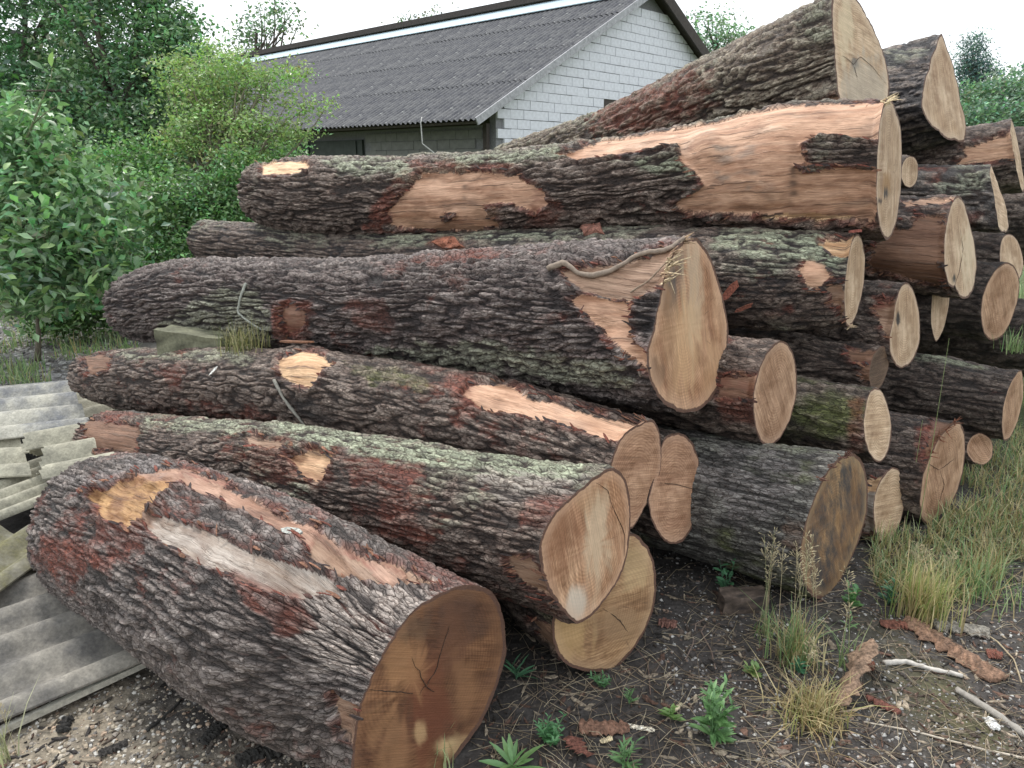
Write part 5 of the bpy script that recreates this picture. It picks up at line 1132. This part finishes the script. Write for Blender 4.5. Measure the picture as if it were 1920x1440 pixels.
# far trees
tree('far_tree', 'thin topped tree behind the left end of the barn ridge', 'tree', P(470, 300, 48)*[1, 1, 0], [(480, 60, 48, 45, 45, 1.2), (520, 25, 48, 40, 45, 1.2), (450, 70, 48, 35, 30, 1.), (540, 50, 48, 35, 25, 1.), (470, 110, 48, 60, 40, 1.5)], 1200, .30, (.17, .26, .15), .25, 11, clus=7, spread=.5, nb=30, fill=.1)
tree('far_tree', 'sparse tree tip showing above the middle of the barn ridge', 'tree', P(800, 300, 52)*[1, 1, 0], [(780, 28, 52, 26, 12, .8), (820, 18, 52, 26, 10, .8), (760, 50, 52, 50, 25, 1.5), (830, 50, 52, 60, 25, 1.5)], 420, .26, (.18, .22, .16), .22, 12, clus=6, spread=.4, nb=20, fill=.1)
tree('far_tree', 'green tree behind the right side of the gable', 'tree', P(1345, 310, 34)*[1, 1, 0], [(1350, 55, 34, 55, 38, 1.), (1330, 90, 34, 60, 50, 1.2), (1390, 75, 34, 40, 30, .8), (1320, 35, 34, 26, 18, .6), (1370, 130, 34, 80, 60, 1.4)], 3400, .17, (.18, .29, .17), .2, 13, clus=9, spread=.3, nb=30, fill=.15)
tree('pine_tree', 'lone dark bluish conifer standing against the sky at the right', 'tree', P(1828, 305, 38)*[1, 1, 0], [(1828, 82, 38, 22, 22, .6), (1822, 115, 38, 38, 24, .8), (1850, 135, 38, 28, 18, .7), (1808, 140, 38, 24, 20, .6), (1832, 165, 38, 34, 22, .8), (1815, 190, 38, 26, 24, .7), (1850, 185, 38, 20, 18, .6)], 7500, .19, (.11, .19, .18), .2, 14, clus=10, spread=.25, nb=40, fill=.1, asp=.3)  # blue of the distance haze is mixed into the needle colour
tree('bush', 'rounded green hedge bush under the conifer at the right', 'bush', P(1860, 300, 20)*[1, 1, 0], [(1850, 190, 20, 45, 38, 1.), (1885, 185, 20, 50, 45, 1.), (1840, 225, 19, 60, 30, 1.), (1910, 220, 19, 50, 40, 1.)], 9000, .12, (.17, .27, .18), .1, 15, clus=10, spread=.2, nb=15, fill=.3)  # leaf colour lightened and greyed to carry the distance haze
tree('bush', 'hazy blue green bush at the right frame edge behind the hedge bush', 'bush', P(1950, 300, 30)*[1, 1, 0], [(1925, 165, 30, 50, 40, 1.2), (1975, 170, 30, 60, 60, 1.5), (1905, 200, 30, 60, 50, 1.4)], 6000, .17, (.15, .24, .20), .1, 16, clus=10, spread=.3, nb=15, fill=.3)
# a wooded rim far behind
r_ = np.random.default_rng(31); n = 26000; a = r_.uniform(-1.5, 1.5, n); dd = r_.uniform(72, 84, n); hh = (4.5+2.2*fbm(a*9, a*0, a*0, 77, 3))*r_.random(n)**.7
k = (np.abs(a) > .0); c = np.stack([np.sin(a)*dd, np.cos(a)*dd, hh], 1); uu_, vv_, zz_ = proj(c); 
tag(leaves_mesh('woods', c, .9, np.array([.075, .12, .07])*(1+.3*r_.normal(size=(n, 1))), asp=.8, r=r_), kind='stuff')

# grasses
def blades(acc, base, n, h, spread, cols, r, lean=.35, w=.0032, seg=4, dirb=None):
    b = base+np.stack([r.normal(0, spread, n), r.normal(0, spread, n), np.zeros(n)], 1) if np.ndim(base) == 1 else base
    n = len(b); az = r.uniform(0, 2*np.pi, n); ln = h*r.uniform(.45, 1.1, n) if np.ndim(h) == 0 else h
    le = np.abs(r.normal(0, lean, n))+.05; t = np.linspace(0, 1, seg)
    dx = np.cos(az); dy = np.sin(az); px_ = -dy; py_ = dx; ww = w*np.array([1, .85, .6, .08][:seg])
    X_ = (b[:, 0, None]+dx[:, None]*(ln*le)[:, None]*t**1.8); Y_ = (b[:, 1, None]+dy[:, None]*(ln*le)[:, None]*t**1.8)
    Z_ = b[:, 2, None]+ln[:, None]*(t-.35*np.minimum(le, 1.2)[:, None]*t**2.2)
    V_ = np.stack([np.stack([X_-px_[:, None]*ww, Y_-py_[:, None]*ww, Z_], -1), np.stack([X_+px_[:, None]*ww, Y_+py_[:, None]*ww, Z_], -1)], 2)
    q = []; i0 = (np.arange(n)*seg*2)[:, None]
    f = np.concatenate([i0+np.array([[2*s, 2*s+1, 2*s+3, 2*s+2]]) for s in range(seg-1)])
    c = np.array(cols)[r.integers(0, len(cols), n)]*r.uniform(.7, 1.3, (n, 1)); acc.add(V_.reshape(-1, 3), f, None, np.repeat(c, seg*2, 0))
GR = [(.20, .30, .13), (.26, .34, .16), (.32, .36, .20), (.15, .25, .11)]; DRY = [(.42, .33, .18), (.50, .42, .25), (.34, .25, .13), (.30, .30, .13)]
def tuft(label, u, v, n, h, spread, cols, seed, stalks=0, sh=.5, name='grass_tuft', lean=.4, z=None, w=.0022, group=None):
    r = np.random.default_rng(seed); p = gp(u, v, -.005) if z is None else P(u, v, z); root = empty(name, p, label, 'grass', group)
    acc = Acc(); blades(acc, p, n, h, spread, cols, r, lean, w); tag(acc.build('blades', M_GRASS, root, p, smooth=False))
    for k in range(stalks):
        acc = Acc(); a = r.uniform(0, 6.28); L_ = sh*r.uniform(.7, 1.1); le = r.uniform(.02, .16); t = np.linspace(0, 1, 8)
        b0 = p+[r.normal(0, spread*.9), r.normal(0, spread*.9), 0]; pts = b0+np.stack([math.cos(a)*le*L_*t**1.6, math.sin(a)*le*L_*t**1.6, L_*t], 1); cl = np.array([(.30, .32, .17), (.42, .36, .22)][k % 2])
        tube(acc, pts, .0013*(1-.6*t), 4, cl, cap=False)
        for j in range(22):                     # seed head
            s_ = r.uniform(.74, 1.0); q = np.array([np.interp(s_, t, pts[:, i]) for i in range(3)]); d = r.normal(size=3); d[2] = abs(d[2])+.3; d = unit(d); ln = .012+.03*(1-s_)
            tube(acc, [q, q+d*ln, q+d*(ln+.006), q+d*(ln+.012)], [.0004, .0005, .0017, .0004], 3, (.44, .38, .24), cap=False)
        acc.build('seed_stalk', M_STEM, root, p)
    return root
tuft('green and straw grass tuft with tall seed heads before the black stained end', 1490, 1235, 210, .20, .035, GR[:2]+DRY[:2], 1, stalks=9, sh=.46, lean=.45)
tuft('small cluster of tall seeding stalks left of the black stained end', 1435, 1185, 40, .12, .02, GR+DRY, 2, stalks=5, sh=.42)
tuft('low straw coloured tuft at the foot of the leaning bark plank', 1525, 1345, 330, .13, .045, DRY, 3, stalks=2, sh=.34, lean=.8)
tuft('tall straw yellow tuft at the upper end of the red bark strip', 1725, 1150, 330, .25, .045, DRY[:2]+[(.34, .34, .14), (.22, .28, .10)], 4, stalks=3, sh=.36, lean=.4)
tuft('green tuft behind the red bark strip and right of the straw yellow one', 1830, 1110, 200, .17, .07, GR+DRY[:1], 5, lean=.5)
tuft('sparse thin tuft at the bottom edge beneath the orange brown end', 828, 1438, 16, .16, .02, [(.40, .44, .24)], 6, stalks=0, lean=.3)
tuft('pale thin weed stalks in the bottom left corner', 18, 1420, 16, .22, .015, [(.40, .40, .26)], 7, stalks=2, sh=.24)
tuft('few leaning stems on bare soil right of the seeding tuft', 1590, 1250, 12, .22, .012, GR, 8, stalks=2, sh=.34)
tuft('dry drooping grass wedged between the huge log and the squared block', 455, 655, 150, .16, .05, [(.22, .20, .10), (.30, .27, .15), (.12, .14, .06)], 9, lean=.7, z=3.65)
tuft('grass beside the dark log cut by the right frame edge', 1905, 660, 60, .15, .04, GR, 10, z=3.9)
for (u, v, s, L_, z, lb) in ((1722, 990, 21, .92, 3.0, 'tall thin green stem rising before the oval ends'), (1698, 985, 22, .55, 3.1, 'shorter thin stem beside the tall one before the oval ends'), (1830, 1000, 23, .85, 3.0, 'long slanting stem across the dark log at the right edge')):
    p = gp(u, v, 0); acc = Acc(); t = np.linspace(0, 1, 9); dx = {21: -.035, 22: -.03, 23: .30}[s]; tube(acc, p+np.stack([dx*t**1.2, -.05*t, L_*(t-.15*t*t*(s == 23))], 1), .0019*(1-.6*t), 4, (.26, .33, .14), cap=False)
    tag(acc.build('tall_grass', M_STEM, loc=p), lb, 'grass stem')
# the grassy strip on the right
r_ = np.random.default_rng(55); pts = []
LP = [(1600, 1085), (1665, 1010), (1700, 985), (1800, 950), (1815, 850), (1900, 790), (2100, 720), (2300, 900), (2050, 1050), (1900, 1060), (1840, 1110), (1740, 1140), (1650, 1130)]
while len(pts) < 8500:
    q_ = inframe(4000, (1560, 700, 2300, 1150)); uu_, vv_, _ = proj(np.concatenate([q_, np.zeros((len(q_), 1))], 1)); nz = fbm(q_[:, 0]*3, q_[:, 1]*3, q_[:, 0]*0, 91, 2)
    k = (sdf(LP, uu_, vv_)+nz*70 < -4) & (nz < .25+rng.random(len(nz))*.3); pts += list(q_[k])
pts = np.array(pts[:8500]); b = np.concatenate([pts, ground_height(pts[:, 0], pts[:, 1])[:, None]-.004], 1); acc = Acc(); nz = fbm(b[:, 0]*4, b[:, 1]*4, b[:, 0]*0, 92, 2)
blades(acc, b, 0, .045+.09*r_.random(len(b))*(1+nz), 0, GR+DRY+DRY[:2]+[(.40, .42, .26)], r_, .75, .0024); tag(acc.build('grass', M_GRASS, smooth=False), kind='stuff')
acc = Acc(); q_ = inframe(2600, (-60, 610, 260, 730)); q_ = q_[fbm(q_[:, 0]*1.2, q_[:, 1]*1.2, q_[:, 0]*0, 93, 2) > -.05]
blades(acc, np.concatenate([q_, np.zeros((len(q_), 1))], 1), 0, .06+.14*r_.random(len(q_))**2, 0, GR+GR+DRY[:1], r_, .6, .004); tag(acc.build('grass', M_GRASS, smooth=False), kind='stuff')
fa = r_.uniform(-1.2, 1.2, 22000); fd = 5.5+32*r_.random(22000)**1.6; q_ = np.stack([np.sin(fa)*fd, np.cos(fa)*fd], 1); k = ~((q_[:, 0] < -1.6) & (q_[:, 1] < 7.6)) & ~((q_[:, 0] > -3.2) & (q_[:, 0] < 3.5) & (q_[:, 1] < 7)); q_ = q_[k]; acc = Acc()
blades(acc, np.concatenate([q_, ground_height(q_[:, 0], q_[:, 1])[:, None]], 1), 0, .12+.25*r_.random(len(q_)), 0, GR, r_, .5, .010, seg=3); tag(acc.build('grass', M_GRASS, smooth=False), kind='stuff')

# leafy weeds: stem plus every leaf a part
def weed(label, u, v, h, stems, nl, ll, cols, seed, asp=.24, spread=.35, rosette=False, droop=.2, z0=0):
    r = np.random.default_rng(seed); p = gp(u, v, z0); root = empty('leafy_weed', p, label, 'weed'); T_ = [leaf_template(c, 1., asp, .15, -droop) for c in cols]
    acc = Acc()
    for s in range(stems):
        a = 6.28*s/stems+r.uniform(-.5, .5); le = r.uniform(.05, spread) if stems > 1 else .05; L_ = h*r.uniform(.7, 1.05); t = np.linspace(0, 1, 6)
        pts = p+np.stack([math.cos(a)*le*L_*t, math.sin(a)*le*L_*t, L_*(t-.1*t*t)], 1)
        if not rosette: tube(acc, pts, .0022*(1-.6*t), 5, np.array(cols[0])*.8, cap=False)
        for j in range(nl):
            tt_ = (j+.5)/nl; q = np.array([np.interp(tt_, t, pts[:, k]) for k in range(3)]); b = j*2.4+r.uniform(-.4, .4); el = r.uniform(.15, .6)+(.5*tt_ if not rosette else r.uniform(0, .6))
            place_leaf(T_[int(r.integers(0, len(T_)))], root, q, (math.cos(b)*math.cos(el), math.sin(b)*math.cos(el), math.sin(el)), ll*(1.1-.5*tt_)*r.uniform(.75, 1.15), r.uniform(-.3, .3))
    if not rosette: acc.build('stem', M_STEM, root, p)
    else:
        tube(acc, [p, p+[0, 0, h*.4]], [.004, .002], 5, cols[0]); acc.build('stem', M_STEM, root, p)
    return root
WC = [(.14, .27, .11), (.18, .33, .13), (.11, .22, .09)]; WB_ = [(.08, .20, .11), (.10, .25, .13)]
weed('bushy narrow leafed weed in the middle of the foreground', 1335, 1385, .21, 11, 13, .062, WC, 1)
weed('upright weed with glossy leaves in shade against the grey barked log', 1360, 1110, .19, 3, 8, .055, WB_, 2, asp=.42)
weed('leafy weed with a red leaf at the foot of the black stained end', 1598, 1135, .10, 5, 7, .04, [(.14, .30, .09), (.10, .24, .09)], 3, asp=.5)
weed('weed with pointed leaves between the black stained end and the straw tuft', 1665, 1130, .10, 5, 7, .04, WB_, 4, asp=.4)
weed('flat rosette of long pointed leaves at the bottom edge', 960, 1440, .03, 1, 15, .10, [(.20, .34, .13), (.16, .30, .12)], 5, asp=.2, rosette=True)
weed('feathery low weed right of the orange brown end', 1030, 1390, .085, 12, 10, .028, [(.13, .30, .13), (.10, .25, .11)], 6, asp=.35, spread=.9)
weed('small spiky weed near the bottom below the brown bark strip', 1170, 1437, .11, 5, 9, .045, WC, 7, asp=.18)
weed('low weed growing right under the honey coloured end', 1125, 1285, .05, 6, 8, .026, [(.10, .24, .10)], 8, asp=.28, spread=.9)
weed('thin grassy weed right of the one under the honey coloured end', 1180, 1318, .06, 4, 6, .030, WC, 9, asp=.15)
weed('light green seedling holding the white chip', 1258, 1345, .045, 3, 6, .038, [(.22, .36, .12)], 10, asp=.4)
weed('pale green weed left of the seeding tuft base', 1412, 1262, .045, 4, 7, .036, [(.18, .30, .10), (.26, .34, .12)], 11, asp=.45, spread=.7)
weed('bluish green weed inside the grass tuft', 1498, 1258, .06, 4, 8, .028, [(.10, .27, .15)], 12, asp=.35)
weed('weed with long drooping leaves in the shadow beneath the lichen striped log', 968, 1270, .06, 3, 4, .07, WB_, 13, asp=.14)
weed('small green sprout standing alone on soil by the grass stems', 1592, 1175, .08, 1, 7, .04, [(.16, .30, .12)], 14, asp=.2)
weed('pale leaf cluster sprouting on top of the lichen striped log', 545, 822, .03, 3, 5, .035, [(.36, .40, .18)], 15, asp=.5, z0=.0) if False else None

# ------------------------------------------------------------------ things lying on the logs
def surf(L_, u, v, off=0.):
    d = np.hypot(L_['u']-u, L_['v']-v)+1e4*(~L_['facing']); i = np.unravel_index(d.argmin(), d.shape); return L_['pos'][i]+L_['dirn'][i]*off, L_['dirn'][i]
def on_tube(name, label, cat, L_, pts, r0, r1, col, off=.004, n=26, jit=.3, mt=None):
    q = np.array([surf(L_, u, v, off+r0*.6)[0] for u, v in pts]); t = np.linspace(0, 1, n); Q = np.stack([np.interp(t, np.linspace(0, 1, len(q)), q[:, k]) for k in range(3)], 1)
    Q[1:-1] = (Q[:-2]+Q[1:-1]*2+Q[2:])/4; Q += np.random.default_rng(int(pts[0][0])).normal(0, r0*jit*.3, Q.shape); r = (r0+(r1-r0)*t)*(1+.15*np.sin(t*17))
    acc = Acc(); tube(acc, Q, r, 8, col); return tag(acc.build(name, mt or M_STEM, loc=Q[n//2]), label, cat)
on_tube('climbing_root', 'thick smooth root running along the top of the huge log', 'root', log_big, [(1028, 505), (1060, 496), (1080, 508), (1110, 512), (1150, 500), (1200, 478), (1250, 466), (1292, 455)], .011, .008, (.24, .19, .15), n=40)
on_tube('climbing_root', 'thin root forking over the stripped area of the huge log', 'root', log_big, [(1180, 545), (1215, 520), (1250, 490), (1290, 462)], .0035, .002, (.24, .18, .13))
on_tube('climbing_root', 'pale rough root hanging round the knot of the bare stripped log', 'root', log_third, [(522, 715), (535, 745), (555, 770), (580, 795), (600, 800)], .008, .005, (.24, .23, .20))
on_tube('climbing_root', 'grey lichened root crossing the far part of the huge log', 'root', log_big, [(462, 530), (452, 560), (450, 585), (470, 600), (500, 622)], .007, .004, (.30, .31, .27))
def bark_lump(L_, label, pts, th, col, parent=False, name='loose_bark'):
    """a slab of bark still lying on the stripped wood: outline in points on the log's surface"""
    from math import ceil
    c = np.mean(pts, axis=0); rr = np.random.default_rng(int(c[0])); n = len(pts); acc = Acc(); rings = []
    ctr, nn = surf(L_, c[0], c[1])
    for k, (s_, hgt) in enumerate(((1.08, -.004), (1.0, .7), (.8, 1.0), (.5, 1.15), (.2, 1.1))):
        ring = []
        for j in range(n*3):
            a = j/3; i = int(a) % n; t = a-int(a); q = np.array(pts[i])*(1-t)+np.array(pts[(i+1) % n])*t; q = c+(q-c)*s_*(1+rr.normal(0, .05))
            p_, nn_ = surf(L_, q[0], q[1]); ring.append(p_+nn_*(th*hgt*(1+rr.normal(0, .22))))
        rings.append(ring)
    m = n*3; v = np.array(rings).reshape(-1, 3); v = np.concatenate([v, [ctr+nn*th*1.1]]); q = grid_faces(len(rings), m, True)[:, ::-1]; j = np.arange(m); b = (len(rings)-1)*m
    cc = np.array(col)*(1+.35*rr.normal(size=(len(v), 1))); acc.add(v, q, np.stack([b+(j+1) % m, b+j, np.full(m, len(v)-1)], 1), np.clip(cc, .01, 1))
    o = acc.build(name, M_CHIP, L_['root'], L_['loc'], smooth=False); return o
bark_lump(log_knot, '', [(810, 455), (850, 445), (870, 465), (840, 470)], .02, (.26, .10, .06))
bark_lump(log_knot, '', [(1090, 425), (1125, 422), (1130, 438), (1095, 440)], .02, (.24, .11, .08))
def on_chip(L_, label, u, v, ang, ln, wd, th, col, cat='wood chip', name='wood_chip', lift=.0):
    p, nn = surf(L_, u, v, .003+lift); d0 = L_['T'][100]; b = np.cross(nn, d0); d = unit(d0*math.cos(ang)+b*math.sin(ang)); s_ = unit(np.cross(nn, d)); acc = Acc()
    rr = np.random.default_rng(int(u)); base = np.array([p+d*ln*x_+s_*wd*y_+nn*rr.uniform(-.002, .002) for x_, y_ in ((-.5, -.2), (-.2, -.5), (.35, -.45), (.5, 0), (.25, .45), (-.35, .5))])
    v_ = np.concatenate([base, base+nn*th]); acc.add(v_, [[i, (i+1) % 6, 6+(i+1) % 6, 6+i] for i in range(6)], [[6, 7, 8], [6, 8, 9], [6, 9, 10], [6, 10, 11]], col)
    return tag(acc.build(name, M_CHIP, loc=p, smooth=False), label, cat)
on_chip(log_third, 'small white splinter lying on the bare stripped log near its far end', 403, 697, 1.0, .06, .012, .004, (.75, .74, .70))
on_chip(log_front, 'grey flat scrap lying on the dark bark island of the nearest log', 545, 998, .3, .07, .035, .006, (.36, .37, .34))
on_chip(log_knot, 'red torn bark flap dangling beside the huge sawn end', 1372, 545, .9, .12, .035, .008, (.26, .09, .06), 'bark piece', 'bark_flap', .006)
on_chip(log_knot, 'curled red strip hanging below the torn red flap', 1395, 572, .5, .10, .018, .006, (.24, .09, .06), 'bark piece', 'bark_flap', .010)
on_chip(log_knot, 'red splinter sticking up past the knot scarred log end', 1618, 455, 1.3, .10, .03, .010, (.26, .08, .06), 'bark piece', 'bark_flap', .01)
on_chip(log_third, 'long brown bark strip lying over the knot of the bare stripped log', 560, 662, .15, .20, .022, .008, (.20, .10, .06), 'bark piece', 'bark_flap', .008)
# splinters left standing at sawn rims
def splinters(L_, pts, col, seed, ln=.03):
    rr = np.random.default_rng(seed); acc = Acc()
    for u, v in pts:
        p, nn = surf(L_, u, v, -.002)
        for k in range(4):
            d = unit(-L_['T'][5]+rr.normal(size=3)*.45+nn*.4); q = p+rr.normal(0, .006, 3); tube(acc, [q-d*.01, q+d*ln*.6, q+d*ln*rr.uniform(.8, 1.3)], [.003, .0022, .0006], 4, np.array(col)*rr.uniform(.7, 1.2))
    tag(acc.build('splinters', M_CHIP, L_['root'], L_['loc'], smooth=False), kind='stuff')
splinters(log_top, [(1660, 188), (1668, 190), (1672, 200)], (.62, .50, .32), 1, .05)
splinters(log_knot, [(1600, 600), (1590, 610)], (.55, .42, .28), 2)
splinters(log_x, [(1795, 795), (1775, 805), (1760, 820), (1745, 850)], (.24, .10, .06), 3, .035)
splinters(log_v, [(1600, 855), (1590, 856), (1575, 862), (1560, 880), (1545, 900)], (.12, .06, .045), 4, .02)
splinters(log_big, [(1300, 447), (1290, 452), (1282, 480), (1265, 520)], (.40, .28, .18), 5, .035)
splinters(log_big, [(1282, 500), (1284, 510), (1285, 520), (1282, 535)], (.50, .40, .26), 6, .07)
